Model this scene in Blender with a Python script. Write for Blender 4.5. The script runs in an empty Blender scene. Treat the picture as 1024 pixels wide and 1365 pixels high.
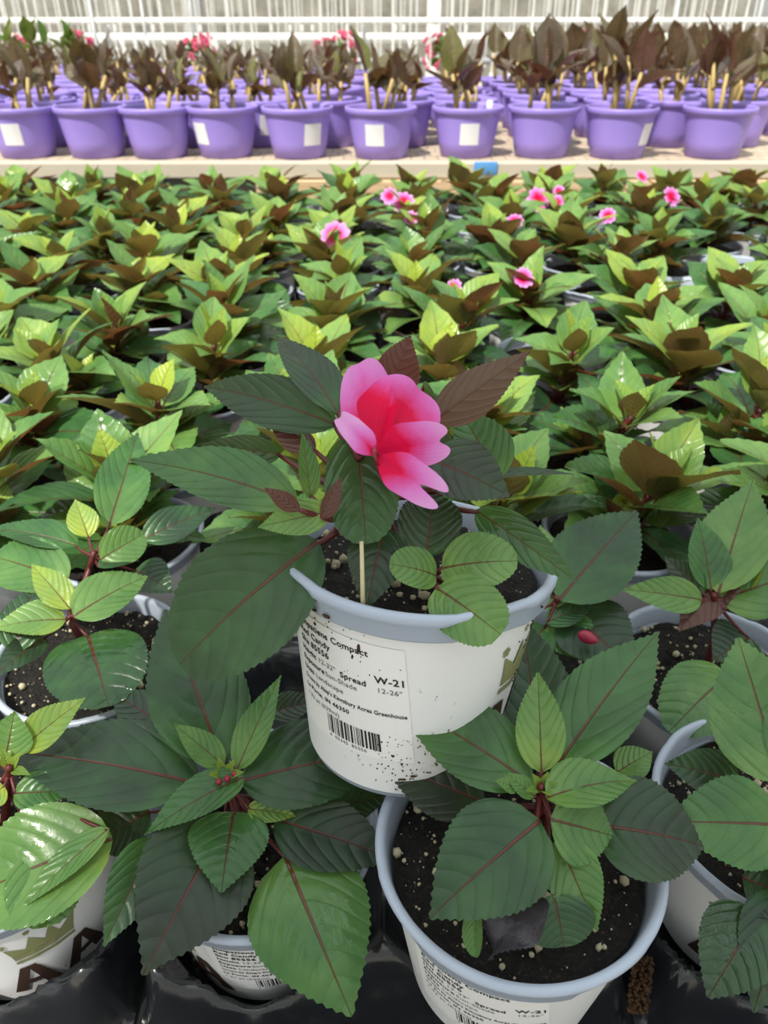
import bpy, bmesh, math, random
import numpy as np
from mathutils import Vector, Matrix, Euler, noise as mnoise

random.seed(7)
S = bpy.context.scene
COL = S.collection
R = math.radians

# ------------------------------------------------------------------ camera
PITCH = R(33.0); FPX = 1031.0; CAMZ = 0.436
cam_d = bpy.data.cameras.new('camera')
cam_d.sensor_fit = 'VERTICAL'; cam_d.sensor_height = 36.0; cam_d.sensor_width = 27.0
cam_d.lens = 36.0 * FPX / 1365.0
cam_d.clip_start = 0.01; cam_d.clip_end = 200
cam_d.dof.use_dof = True; cam_d.dof.focus_distance = 0.33; cam_d.dof.aperture_fstop = 17.0
cam = bpy.data.objects.new('camera', cam_d); COL.objects.link(cam)
cam.location = (0, 0, CAMZ); cam.rotation_euler = (R(90) - PITCH, 0, 0)
S.camera = cam

# ------------------------------------------------------------------ world, sun, exposure
wd = bpy.data.worlds.new('greenhouse_daylight'); S.world = wd; wd.use_nodes = True
wn = wd.node_tree.nodes; wl = wd.node_tree.links
bg = wn['Background']
tc = wn.new('ShaderNodeTexCoord'); sp = wn.new('ShaderNodeSeparateXYZ'); cr = wn.new('ShaderNodeValToRGB')
wl.new(tc.outputs['Generated'], sp.inputs[0]); wl.new(sp.outputs['Z'], cr.inputs[0]); wl.new(cr.outputs[0], bg.inputs[0])
cr.color_ramp.elements[0].position = 0.45; cr.color_ramp.elements[0].color = (0.50, 0.51, 0.50, 1)
cr.color_ramp.elements[1].position = 0.85; cr.color_ramp.elements[1].color = (0.93, 1.0, 1.0, 1)
wv = wn.new('ShaderNodeTexWave'); wv.wave_type = 'BANDS'; wv.bands_direction = 'X'; wl.new(tc.outputs['Generated'], wv.inputs[0])
wv.inputs['Scale'].default_value = 1.6; wv.inputs['Distortion'].default_value = 1.5; wv.inputs['Detail'].default_value = 1
mr = wn.new('ShaderNodeMapRange'); wl.new(wv.outputs['Fac'], mr.inputs[0]); mr.inputs[1].default_value = 0.15; mr.inputs[2].default_value = 0.85
mr.inputs[3].default_value = 0.95; mr.inputs[4].default_value = 2.1; wl.new(mr.outputs[0], bg.inputs['Strength'])
sun_d = bpy.data.lights.new('sun', 'SUN'); sun_d.energy = 5.7; sun_d.angle = R(3.0); sun_d.color = (1.0, 0.95, 0.85)
sun = bpy.data.objects.new('sun', sun_d); COL.objects.link(sun)
SUNV = Vector((-0.40, -0.62, 1.1)).normalized()
sun.location = SUNV * 6; sun.rotation_euler = SUNV.to_track_quat('Z', 'Y').to_euler()
S.view_settings.view_transform = 'Standard'; S.view_settings.look = 'None'
S.view_settings.gamma = 1.0; S.view_settings.use_curve_mapping = False
S.view_settings.exposure = 0.0
S.cycles.use_denoising = True
S.cycles.max_bounces = 8; S.cycles.transmission_bounces = 6; S.cycles.diffuse_bounces = 4

# ------------------------------------------------------------------ helpers
CF = Vector((0, math.cos(PITCH), -math.sin(PITCH))); CD = Vector((0, -math.sin(PITCH), -math.cos(PITCH)))
CAM = Vector((0, 0, CAMZ))
def ray(px, py):
    return Vector((1, 0, 0)) * ((px - 512) / FPX) + CD * ((py - 682.5) / FPX) + CF
def at(px, py, z):                     # the point of the pixel's ray at world height z (metres)
    d = ray(px, py); return CAM + d * ((z - CAMZ) / d.z)
def atY(px, py, y):                    # ... at world distance y
    d = ray(px, py); return CAM + d * (y / d.y)
def project(p):
    d = Vector(p) - CAM; z = d.dot(CF)
    return 512 + FPX * d.x / z, 682.5 + FPX * d.dot(CD) / z, z

def tag(o, label=None, cat=None, group=None, kind=None):
    if label: o['label'] = label
    if cat: o['category'] = cat
    if group: o['group'] = group
    if kind: o['kind'] = kind
    return o
def empty(name, loc=(0, 0, 0), rot=(0, 0, 0)):
    o = bpy.data.objects.new(name, None); COL.objects.link(o)
    o.location = loc; o.rotation_euler = rot; o.empty_display_size = 0.02
    return o
def link(name, me, parent=None, mats=None):
    o = bpy.data.objects.new(name, me); COL.objects.link(o)
    if mats:
        for m in mats: me.materials.append(m)
    if parent: o.parent = parent
    return o
def from_bm(name, bm, mats, parent=None, smooth=True):
    me = bpy.data.meshes.new(name); bm.to_mesh(me); bm.free()
    if smooth:
        for p in me.polygons: p.use_smooth = True
    return link(name, me, parent, mats if isinstance(mats, (list, tuple)) else [mats])
def from_np(name, verts, faces, mats, parent=None, smooth=True):
    me = bpy.data.meshes.new(name); me.from_pydata([tuple(v) for v in verts], [], faces); me.update()
    if smooth: me.polygons.foreach_set('use_smooth', [True] * len(me.polygons))
    return link(name, me, parent, mats if isinstance(mats, (list, tuple)) else [mats])
def children(o): return [c for c in o.children]
KIDS = {}
def copy_tree(o, parent=None):
    c = o.copy(); COL.objects.link(c)
    if parent is not None: c.parent = parent
    for ch in list(o.children): copy_tree(ch, c)
    return c

def add_box(bm, c, s, bev=0.0, rot=None):
    r = bmesh.ops.create_cube(bm, size=1.0)
    vs = r['verts']
    for v in vs: v.co = Vector((v.co.x * s[0], v.co.y * s[1], v.co.z * s[2]))
    if bev > 0:
        es = list({e for v in vs for e in v.link_edges})
        q = bmesh.ops.bevel(bm, geom=es, offset=bev, segments=2, affect='EDGES', profile=0.5)
        vs = list({v for f in q['faces'] for v in f.verts} | {v for v in vs if v.is_valid})
    for v in vs:
        if rot is not None: v.co = rot @ v.co
        v.co = v.co + Vector(c)
def add_tube(bm, pts, rad, seg=8, cap=True):
    pts = [Vector(p) for p in pts]; n = len(pts)
    if not hasattr(rad, '__len__'): rad = [rad] * n
    rings = []; up = Vector((0.13, 0.31, 0.94))
    for i, p in enumerate(pts):
        t = (pts[min(i + 1, n - 1)] - pts[max(i - 1, 0)]).normalized()
        a = t.cross(up)
        if a.length < 1e-3: a = t.cross(Vector((1, 0, 0)))
        a.normalize(); b = t.cross(a)
        rings.append([bm.verts.new(p + (a * math.cos(2 * math.pi * k / seg) + b * math.sin(2 * math.pi * k / seg)) * rad[i]) for k in range(seg)])
    for i in range(n - 1):
        for k in range(seg):
            bm.faces.new((rings[i][k], rings[i][(k + 1) % seg], rings[i + 1][(k + 1) % seg], rings[i + 1][k]))
    if cap:
        bm.faces.new(rings[0][::-1]); bm.faces.new(rings[-1])
def lathe(prof, seg=64, mod=None):     # prof: list of (r, z); returns verts, faces
    vs, fs = [], []
    for i, (r, z) in enumerate(prof):
        for k in range(seg):
            a = 2 * math.pi * k / seg
            rr, zz = (r, z) if mod is None else mod(i, r, z, a)
            vs.append((rr * math.cos(a), rr * math.sin(a), zz))
    for i in range(len(prof) - 1):
        for k in range(seg):
            k2 = (k + 1) % seg
            fs.append((i * seg + k, i * seg + k2, (i + 1) * seg + k2, (i + 1) * seg + k))
    return vs, fs
def bez(p0, p1, p2, n):
    return [p0 * (1 - t) ** 2 + p1 * 2 * t * (1 - t) + p2 * t * t for t in [i / (n - 1) for i in range(n)]]

# ------------------------------------------------------------------ materials
def mat(name):
    m = bpy.data.materials.new(name); m.use_nodes = True
    nt = m.node_tree; b = nt.nodes['Principled BSDF']
    return m, nt, b
class NT:                              # terse node builder
    def __init__(s, nt): s.nt = nt; s.N = nt.nodes; s.L = nt.links
    def n(s, t, **k):
        o = s.N.new(t)
        for a, v in k.items(): setattr(o, a, v)
        return o
    def put(s, sock, v):
        if hasattr(v, 'is_output') or isinstance(v, bpy.types.NodeSocket): s.L.new(v, sock)
        else: sock.default_value = v
    def math(s, op, a, b=0.0, c=0.0, clamp=False):
        o = s.n('ShaderNodeMath', operation=op, use_clamp=clamp)
        s.put(o.inputs[0], a); s.put(o.inputs[1], b); s.put(o.inputs[2], c)
        return o.outputs[0]
    def mix(s, f, a, b, mode='MIX'):
        o = s.n('ShaderNodeMix', data_type='RGBA', blend_type=mode)
        s.put(o.inputs[0], f); s.put(o.inputs[6], a); s.put(o.inputs[7], b)
        return o.outputs[2]
    def step(s, x, lo, hi):
        o = s.n('ShaderNodeMapRange', interpolation_type='SMOOTHSTEP')
        s.put(o.inputs[0], x); o.inputs[1].default_value = lo; o.inputs[2].default_value = hi
        return o.outputs[0]
    def noise(s, vec, scale, detail=3, rough=0.55):
        o = s.n('ShaderNodeTexNoise')
        if vec is not None: s.L.new(vec, o.inputs['Vector'])
        o.inputs['Scale'].default_value = scale; o.inputs['Detail'].default_value = detail
        o.inputs['Roughness'].default_value = rough
        return o.outputs['Fac']
    def bump(s, h, strength, dist, normal=None):
        o = s.n('ShaderNodeBump'); o.inputs['Strength'].default_value = strength; o.inputs['Distance'].default_value = dist
        s.L.new(h, o.inputs['Height'])
        if normal is not None: s.L.new(normal, o.inputs['Normal'])
        return o.outputs[0]
    def ramp(s, f, stops):
        o = s.n('ShaderNodeValToRGB'); e = o.color_ramp.elements
        while len(e) < len(stops): e.new(0.5)
        for k, (p, c) in enumerate(stops): e[k].position = p; e[k].color = (*c, 1)
        s.put(o.inputs[0], f); return o.outputs[0]

def simple(name, color, rough=0.5, spec=0.5, noise_amt=0.0, noise_scale=40, bump=0.0, metallic=0.0):
    m, nt, b = mat(name); q = NT(nt)
    b.inputs['Roughness'].default_value = rough; b.inputs['Specular IOR Level'].default_value = spec
    b.inputs['Metallic'].default_value = metallic
    co = q.n('ShaderNodeTexCoord').outputs['Object']
    f = q.noise(co, noise_scale)
    c2 = tuple(c * (1 - noise_amt) for c in color)
    q.L.new(q.mix(f, (*color, 1), (*c2, 1)), b.inputs['Base Color'])
    if bump > 0: q.L.new(q.bump(f, 0.5, bump), b.inputs['Normal'])
    return m

def leaf_material(name, stops, under, rib, canna=False, trans=0.28, gloss=0.40):
    # UV: x along the blade, y across (0.5 = midrib, true to width); attribute tint: r = age, g = redness, b = gloss
    m, nt, b = mat(name); q = NT(nt)
    uv = q.n('ShaderNodeUVMap'); uv.uv_map = 'UVMap'
    s = q.n('ShaderNodeSeparateXYZ'); q.L.new(uv.outputs[0], s.inputs[0])
    u, v = s.outputs[0], s.outputs[1]
    at_ = q.n('ShaderNodeAttribute', attribute_name='tint'); sc = q.n('ShaderNodeSeparateColor'); q.L.new(at_.outputs['Color'], sc.inputs[0])
    age, red, glo = sc.outputs[0], sc.outputs[1], sc.outputs[2]
    co = q.n('ShaderNodeTexCoord').outputs['Object']
    oi = q.n('ShaderNodeObjectInfo').outputs['Random']
    d = q.math('MULTIPLY', q.math('ABSOLUTE', q.math('SUBTRACT', v, 0.5)), 2.0)
    n1 = q.noise(co, 38, 4); n2 = q.noise(co, 260, 3)
    a2 = q.math('ADD', age, q.math('MULTIPLY', q.math('SUBTRACT', oi, 0.5), 0.16))
    a2 = q.math('ADD', a2, q.math('MULTIPLY', q.math('SUBTRACT', n1, 0.5), 0.55))
    # young tissue near the petiole
    a2 = q.math('SUBTRACT', a2, q.math('MULTIPLY', q.step(u, 0.40, 0.0), 0.16), clamp=True)
    top = q.ramp(a2, stops)
    top = q.mix(q.math('MULTIPLY', n2, 0.22), top, q.mix(0.3, top, (0.22, 0.34, 0.18, 1)))
    # veins
    nv = 15.0 if canna else 6.5
    bend_ = q.math('MULTIPLY', d, q.math('ADD', 0.16, q.math('MULTIPLY', d, 0.30)))
    ph = q.math('FRACT', q.math('MULTIPLY', q.math('SUBTRACT', u, bend_), nv))
    tri = q.math('ABSOLUTE', q.math('SUBTRACT', ph, 0.5))          # 0.5 at the vein, 0 between
    vein = q.step(tri, 0.455, 0.5)
    quilt = q.math('SUBTRACT', 1.0, q.math('POWER', q.math('MULTIPLY', tri, 2.0), 3.0))
    dark = q.mix(0.5, top, (0.012, 0.03, 0.012, 1))
    top = q.mix(q.math('MULTIPLY', vein, 0.42), top, dark)
    wm = q.math('MULTIPLY', q.math('SUBTRACT', 1.12, u), 0.036 if not canna else 0.09)
    mid = q.step(q.math('SUBTRACT', wm, d), -0.010, 0.012)
    top = q.mix(q.math('MULTIPLY', mid, 0.9), top, (*rib, 1))
    un = q.mix(red, (0.10, 0.13, 0.045, 1), (*under, 1))
    un = q.mix(q.math('MULTIPLY', q.math('MAXIMUM', vein, mid), 0.6), un, (0.05, 0.008, 0.008, 1))
    un = q.mix(q.math('MULTIPLY', n2, 0.3), un, (0.16, 0.12, 0.06, 1))
    geo = q.n('ShaderNodeNewGeometry')
    colr = q.mix(geo.outputs['Backfacing'], top, un)
    q.L.new(colr, b.inputs['Base Color'])
    ro = q.math('SUBTRACT', gloss + 0.02, q.math('MULTIPLY', glo, 0.27))
    ro = q.math('ADD', ro, q.math('MULTIPLY', q.math('SUBTRACT', q.noise(co, 70, 3), 0.5), 0.45))
    wet = q.math('MULTIPLY', q.step(q.noise(co, 48, 2), 0.53, 0.56), q.step(glo, 0.15, 0.55))
    ro = q.math('SUBTRACT', ro, q.math('MULTIPLY', wet, 0.20), clamp=True)
    ro = q.math('MAXIMUM', ro, 0.08)
    q.L.new(ro, b.inputs['Roughness']); b.inputs['Specular IOR Level'].default_value = 0.5
    h = q.math('ADD', q.math('MULTIPLY', quilt, 0.8), q.math('ADD', q.math('MULTIPLY', n2, 0.35), q.math('MULTIPLY', q.noise(co, 110, 3), 1.1)))
    h = q.math('SUBTRACT', h, q.math('MULTIPLY', mid, 0.9))
    nb = q.bump(h, 0.55, 0.0007 if not canna else 0.002)
    q.L.new(nb, b.inputs['Normal'])
    tr = q.n('ShaderNodeBsdfTranslucent')
    tcol = q.mix(q.math('MULTIPLY', q.math('MULTIPLY', red, geo.outputs['Backfacing']), 0.9), q.mix(0.5, top, (0.42, 0.55, 0.04, 1)), (0.26, 0.055, 0.035, 1))
    q.L.new(tcol, tr.inputs[0])
    ms = q.n('ShaderNodeMixShader'); ms.inputs[0].default_value = trans
    q.L.new(b.outputs[0], ms.inputs[1]); q.L.new(tr.outputs[0], ms.inputs[2])
    q.L.new(ms.outputs[0], nt.nodes['Material Output'].inputs['Surface'])
    return m

M = {}
M['leaf'] = leaf_material('impatiens_leaf',
    [(0.0, (0.36, 0.46, 0.050)), (0.28, (0.17, 0.32, 0.075)), (0.58, (0.052, 0.165, 0.040)), (0.80, (0.018, 0.066, 0.026)), (1.0, (0.013, 0.022, 0.020))],
    (0.115, 0.038, 0.034), (0.13, 0.018, 0.020))
M['canna'] = leaf_material('canna_leaf',
    [(0.0, (0.20, 0.21, 0.055)), (0.35, (0.13, 0.10, 0.05)), (0.65, (0.105, 0.062, 0.046)), (1.0, (0.07, 0.04, 0.038))],
    (0.13, 0.062, 0.048), (0.13, 0.06, 0.035), canna=True, trans=0.2, gloss=0.38)
M['stem'] = simple('red_stem', (0.13, 0.020, 0.018), 0.4, 0.5, 0.4, 120)
M['canna_stem'] = simple('canna_stem', (0.58, 0.42, 0.16), 0.45, 0.5, 0.35, 60)
M['pot_grey'] = simple('grey_pot_plastic', (0.40, 0.46, 0.56), 0.36, 0.5, 0.06, 30)
M['purple'] = simple('purple_pot_plastic', (0.32, 0.235, 0.68), 0.42, 0.45, 0.08, 20)
M['sticker'] = simple('white_sticker', (0.80, 0.80, 0.82), 0.5, 0.4, 0.05, 60)
M['ink'] = simple('black_ink', (0.012, 0.012, 0.014), 0.6, 0.3)
M['grey_ink'] = simple('grey_ink', (0.10, 0.10, 0.11), 0.6, 0.3)
M['olive'] = simple('olive_print', (0.24, 0.25, 0.115), 0.5, 0.4)
M['brown'] = simple('brown_print', (0.055, 0.030, 0.022), 0.5, 0.4)
M['paper'] = simple('label_paper', (0.84, 0.84, 0.83), 0.5, 0.4, 0.02, 60)
M['perlite'] = simple('perlite', (0.58, 0.52, 0.36), 0.8, 0.2, 0.4, 300)
M['straw'] = simple('pale_straw', (0.70, 0.62, 0.36), 0.6, 0.3, 0.25, 200)
M['dead'] = simple('withered_leaf', (0.045, 0.040, 0.050), 0.45, 0.5, 0.5, 250, 0.002)
M['peat'] = simple('brown_peat', (0.10, 0.055, 0.03), 0.9, 0.1, 0.7, 400, 0.002)
M['beige'] = simple('beige_rail_paint', (0.56, 0.50, 0.40), 0.6, 0.3, 0.15, 12)
M['white_metal'] = simple('white_painted_metal', (0.80, 0.80, 0.78), 0.35, 0.5, 0.06, 6)
M['grey_metal'] = simple('galvanised_metal', (0.38, 0.39, 0.40), 0.4, 0.5, 0.2, 8, 0.0, 0.3)
M['blue'] = simple('blue_plastic', (0.10, 0.30, 0.62), 0.5)
M['blocker_skin'] = simple('blocker_film', (0.72, 0.74, 0.76), 0.4, 0.5, 0.1, 4)  # opaque skin of the unseen overhead tube added for shade
M['bud'] = simple('red_bud', (0.38, 0.015, 0.05), 0.4, 0.5, 0.5, 200)

def sleeve_material(name='white_pot_sleeve', lo=0.665):
    m, nt, b = mat(name); q = NT(nt)
    co = q.n('ShaderNodeTexCoord').outputs['Object']
    n = q.noise(co, 210, 5, 0.7); n2 = q.noise(co, 33, 2)
    speck = q.math('MULTIPLY', q.step(n, lo, lo + 0.03), q.step(n2, 0.50, 0.60))
    q.L.new(q.mix(speck, (0.79, 0.80, 0.80, 1), (0.10, 0.055, 0.03, 1)), b.inputs['Base Color'])
    b.inputs['Roughness'].default_value = 0.38
    return m
M['sleeve'] = sleeve_material(); M['dirty_sleeve'] = sleeve_material('dirty_white_sleeve', 0.605)
def soil_material():
    m, nt, b = mat('potting_soil'); q = NT(nt)
    co = q.n('ShaderNodeTexCoord').outputs['Object']
    n = q.noise(co, 420, 5, 0.7); n2 = q.noise(co, 900, 3)
    c = q.ramp(n, [(0.44, (0.003, 0.0025, 0.002)), (0.60, (0.016, 0.011, 0.008)), (0.72, (0.12, 0.085, 0.05))])
    c = q.mix(q.step(n2, 0.68, 0.74), c, (0.30, 0.24, 0.12, 1))
    q.L.new(c, b.inputs['Base Color']); b.inputs['Roughness'].default_value = 0.85
    q.L.new(q.bump(n, 1.0, 0.004), b.inputs['Normal'])
    return m
M['soil'] = soil_material()
def tray_material():
    m, nt, b = mat('black_tray_plastic'); q = NT(nt)
    co = q.n('ShaderNodeTexCoord').outputs['Object']
    n = q.noise(co, 60, 4)
    q.L.new(q.mix(q.step(n, 0.5, 0.8), (0.013, 0.015, 0.018, 1), (0.034, 0.032, 0.030, 1)), b.inputs['Base Color'])
    b.inputs['Roughness'].default_value = 0.20; b.inputs['Specular IOR Level'].default_value = 0.7
    return m
M['tray'] = tray_material()
def petal_material():
    m, nt, b = mat('impatiens_petal'); q = NT(nt)
    uv = q.n('ShaderNodeUVMap'); uv.uv_map = 'UVMap'
    s = q.n('ShaderNodeSeparateXYZ'); q.L.new(uv.outputs[0], s.inputs[0])
    u, v = s.outputs[0], s.outputs[1]
    at_ = q.n('ShaderNodeAttribute', attribute_name='tint'); sc = q.n('ShaderNodeSeparateColor'); q.L.new(at_.outputs['Color'], sc.inputs[0])
    co = q.n('ShaderNodeTexCoord').outputs['Object']
    d = q.math('MULTIPLY', q.math('ABSOLUTE', q.math('SUBTRACT', v, 0.5)), 2.0)
    e = q.math('ADD', u, q.math('MULTIPLY', d, 0.22))
    e = q.math('ADD', e, q.math('MULTIPLY', q.math('SUBTRACT', q.noise(co, 260, 3), 0.5), 0.14))
    e = q.math('SUBTRACT', e, q.math('SUBTRACT', sc.outputs[1], 0.5))       # how far the red eye reaches, petal by petal
    c = q.ramp(e, [(0.08, (0.66, 0.002, 0.06)), (0.40, (0.82, 0.004, 0.075)), (0.58, (0.80, 0.10, 0.40)), (0.76, (0.80, 0.23, 0.66)), (1.0, (0.83, 0.38, 0.76))])
    geo = q.n('ShaderNodeNewGeometry')
    c = q.mix(q.math('MULTIPLY', geo.outputs['Backfacing'], 0.5), c, (0.80, 0.16, 0.50, 1))
    q.L.new(c, b.inputs['Base Color']); b.inputs['Roughness'].default_value = 0.55; b.inputs['Specular IOR Level'].default_value = 0.2
    st = q.noise(co, 30, 2)
    w = q.math('FRACT', q.math('MULTIPLY', v, 14.0)); w = q.math('ABSOLUTE', q.math('SUBTRACT', w, 0.5))
    q.L.new(q.bump(q.math('ADD', w, q.noise(co, 500, 2)), 0.25, 0.0004), b.inputs['Normal'])
    tr = q.n('ShaderNodeBsdfTranslucent'); q.L.new(c, tr.inputs[0])
    ms = q.n('ShaderNodeMixShader'); ms.inputs[0].default_value = 0.3
    q.L.new(b.outputs[0], ms.inputs[1]); q.L.new(tr.outputs[0], ms.inputs[2])
    q.L.new(ms.outputs[0], nt.nodes['Material Output'].inputs['Surface'])
    return m
M['petal'] = petal_material()
def bench_material():
    m, nt, b = mat('bench_wire_and_wood'); q = NT(nt)
    co = q.n('ShaderNodeTexCoord').outputs['Object']
    mp = q.n('ShaderNodeMapping'); q.L.new(co, mp.inputs[0]); mp.inputs['Scale'].default_value = (30, 16, 30)
    bt = q.n('ShaderNodeTexBrick'); q.L.new(mp.outputs[0], bt.inputs[0])
    bt.inputs['Color1'].default_value = (0.52, 0.42, 0.30, 1); bt.inputs['Color2'].default_value = (0.36, 0.28, 0.20, 1)
    bt.inputs['Mortar'].default_value = (0.10, 0.07, 0.05, 1); bt.inputs['Scale'].default_value = 1.0
    bt.inputs['Mortar Size'].default_value = 0.06; bt.inputs['Brick Width'].default_value = 1.0; bt.inputs['Row Height'].default_value = 1.0
    n = q.noise(co, 14, 4)
    q.L.new(q.mix(q.math('MULTIPLY', n, 0.7), bt.outputs[0], (0.62, 0.52, 0.38, 1)), b.inputs['Base Color'])
    b.inputs['Roughness'].default_value = 0.8
    return m
M['bench'] = bench_material()
def wood_material():
    m, nt, b = mat('pale_lumber'); q = NT(nt)
    co = q.n('ShaderNodeTexCoord').outputs['Object']
    mp = q.n('ShaderNodeMapping'); q.L.new(co, mp.inputs[0]); mp.inputs['Scale'].default_value = (2, 30, 60)
    n = q.noise(mp.outputs[0], 4, 5)
    q.L.new(q.ramp(n, [(0.3, (0.42, 0.26, 0.13)), (0.55, (0.66, 0.47, 0.28)), (0.75, (0.75, 0.60, 0.42))]), b.inputs['Base Color'])
    b.inputs['Roughness'].default_value = 0.7
    return m
M['wood'] = wood_material()
def wall_material():
    m, nt, b = mat('translucent_wall_sheet'); q = NT(nt)
    co = q.n('ShaderNodeTexCoord').outputs['Object']
    s = q.n('ShaderNodeSeparateXYZ'); q.L.new(co, s.inputs[0])
    w = q.math('SINE', q.math('MULTIPLY', s.outputs[0], 42.0))
    n = q.noise(co, 1.6, 6, 0.7)
    q.L.new(q.ramp(n, [(0.3, (0.13, 0.12, 0.10)), (0.5, (0.25, 0.235, 0.20)), (0.75, (0.40, 0.39, 0.35))]), b.inputs['Base Color'])
    q.L.new(q.bump(w, 0.3, 0.01), b.inputs['Normal']); b.inputs['Roughness'].default_value = 0.5
    return m
M['wall'] = wall_material()
M['floor'] = simple('concrete_floor', (0.40, 0.38, 0.34), 0.8, 0.2, 0.3, 2.5)
M['dark_board'] = simple('grey_bench_skirt', (0.40, 0.38, 0.34), 0.7, 0.2, 0.3, 6)

# ------------------------------------------------------------------ setting
def plane_box(name, c, s, m, kind='structure'):
    bm = bmesh.new(); add_box(bm, (0, 0, 0), s); o = from_bm(name, bm, m, smooth=False); o.location = c
    o['kind'] = kind; return o
FLOOR_Z = -0.80
plane_box('floor', (0, 6, FLOOR_Z - 0.05), (40, 36, 0.1), M['floor'])
plane_box('wall_back', (0, 16.0, 1.1), (40, 0.12, 3.8), M['wall'])
for i, x in enumerate((-5.6, -2.35, 0.62, 4.7)):
    plane_box('trim_%d' % (i + 1), (x, 11.5, 0.35), (0.16, 0.16, 2.3), M['grey_metal'] if i % 2 else M['white_metal'])

def rails(name, label, m, y, z, rad, x0=-9, x1=9, legs=True):
    bm = bmesh.new(); add_tube(bm, [(x0, 0, 0), (x1, 0, 0)], rad, 12)
    root = empty(name, (0, y, z)); tag(root, label, 'pipe')
    p = from_bm('pipe', bm, m, root)
    for k in range(7):
        x = x0 + 1 + k * 2.6
        bm = bmesh.new(); add_box(bm, (x, 0.0, (FLOOR_Z - z) / 2 - rad), (0.04, 0.04, abs(FLOOR_Z - z) - rad), 0)
        from_bm('support_leg', bm, M['grey_metal'], root, False)
    return root
rails('heating_pipe', 'thick white heating pipe running across in front of the pale back wall', M['white_metal'], 10.5, 0.16, 0.05)
rails('heating_pipe', 'thin upper white pipe running across just below the top of the photo', M['white_metal'], 9.2, 0.34, 0.030)
rails('heating_pipe', 'grey pipe running low across behind the bronze cannas', M['grey_metal'], 8.6, 0.02, 0.03)

# irrigation lines with hanging droppers
for k, (y, z, lab) in enumerate([(6.6, 0.62, 'nearest irrigation line with white droppers above the cannas'),
                                 (8.0, 0.66, 'middle irrigation line with white droppers beyond the cannas'),
                                 (10.0, 0.72, 'farthest irrigation line with white droppers before the back wall')]):
    root = empty('irrigation_line', (0, y, z)); tag(root, lab, 'irrigation line', 'irrigation lines')
    bm = bmesh.new(); add_tube(bm, [(-7, 0, 0), (7, 0, 0)], 0.012, 8); from_bm('supply_tube', bm, M['white_metal'], root)
    protos = []
    for j in range(3):
        L = 0.42 + 0.16 * j
        bm = bmesh.new(); add_tube(bm, [(0, 0, 0), (0.004, 0, -L * 0.5), (0, 0, -L)], 0.005, 6)
        add_tube(bm, [(0, 0, -L), (0, 0, -L - 0.05), (0, 0, -L - 0.09)], [0.014, 0.018, 0.008], 8)
        bm2 = bm; me = bpy.data.meshes.new('dropper'); bm.to_mesh(me); bm.free(); me.materials.append(M['white_metal']); protos.append(me)
    for j in range(64):
        o = bpy.data.objects.new('dropper', random.choice(protos)); COL.objects.link(o); o.parent = root
        o.location = (-y * 0.52 + j * y * 1.04 / 63 + random.uniform(-.06, .06), 0, 0)
    for x in (-6.2, -2.1, 2.1, 6.2):
        bm = bmesh.new(); add_tube(bm, [(x, 0.0, FLOOR_Z - z), (x, 0.0, 0.02)], 0.014, 8); from_bm('support_post', bm, M['grey_metal'], root)

# unseen tubular duct behind the camera, added to shade the nearest plants
bm = bmesh.new()
vs, fs = lathe([(0.001, 0), (0.17, 0), (0.24, 0.05), (0.24, 3.6), (0.17, 3.65), (0.001, 3.65)], 40)
blocker = from_np('sun_blocker', vs, fs, M['blocker_skin']); bm.free()
blocker.rotation_euler = (R(90), 0, 0); blocker.location = (-0.72, -0.80, 2.35)
tag(blocker, 'pale unseen tubular duct hung overhead above the front bench', 'blocker')
for k, y in enumerate((-1.2, -2.6, -4.0)):
    bm = bmesh.new(); add_tube(bm, [(0, 0, 0), (0, 0, 1.4)], 0.006, 6); o = from_bm('hanger_wire', bm, M['grey_metal'], blocker)
    o.matrix_parent_inverse = blocker.rotation_euler.to_matrix().to_4x4().inverted() @ Matrix.Translation((0, 0, 0))
    o.location = (0, y + 0.8, 0.235)
plane_box('trim_5', (-0.72, -2.6, 3.98), (0.05, 4.2, 0.05), M['white_metal'])  # unseen bar added only to carry the hanger wires

# front bench
bm = bmesh.new(); add_box(bm, (0, 0, 0), (3.4, 1.75, 0.03))
M['black_cloth'] = simple('black_ground_cloth', (0.02, 0.02, 0.022), 0.8, 0.2, 0.3, 60)
fb = from_bm('front_bench', bm, M['black_cloth'], None, False)
fb.location = (0, 0.915, -0.016); tag(fb, 'low dark bench top carrying the trays of impatiens', 'bench')
for sx in (-1.55, 1.55):
    for sy in (-0.8, 0.8):
        bm = bmesh.new(); add_box(bm, (sx, sy, -0.395), (0.06, 0.06, 0.76)); from_bm('leg', bm, M['grey_metal'], fb, False)
# far bench for the purple pots: wire/wood top with beige rail and lumber edge
BZ = 0.128; BY0 = 1.99
bb = empty('display_bench', (0, BY0, 0)); tag(bb, 'slatted bench with beige rail carrying the purple canna pots', 'bench')
bm = bmesh.new(); add_box(bm, (0, 1.42, BZ - 0.012), (6.4, 2.8, 0.024)); from_bm('bench_top', bm, M['bench'], bb, False)
bm = bmesh.new(); add_box(bm, (0, 0.005, BZ - 0.012), (6.4, 0.035, 0.036), 0.004); from_bm('rail', bm, M['beige'], bb, False)
bm = bmesh.new(); add_box(bm, (0.42, 0.0, BZ - 0.062), (1.45, 0.05, 0.060), 0.003); from_bm('lumber_edge', bm, M['wood'], bb, False)
bm = bmesh.new(); add_box(bm, (0, 0.04, BZ - 0.085), (6.4, 0.02, 0.12)); from_bm('skirt_board', bm, M['dark_board'], bb, False)
for sx in (-3, -1, 1, 3):
    for sy in (0.2, 2.6):
        bm = bmesh.new(); add_box(bm, (sx, sy, (BZ - 0.024 + FLOOR_Z) / 2), (0.06, 0.06, BZ - 0.024 - FLOOR_Z)); from_bm('leg', bm, M['grey_metal'], bb, False)
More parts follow.
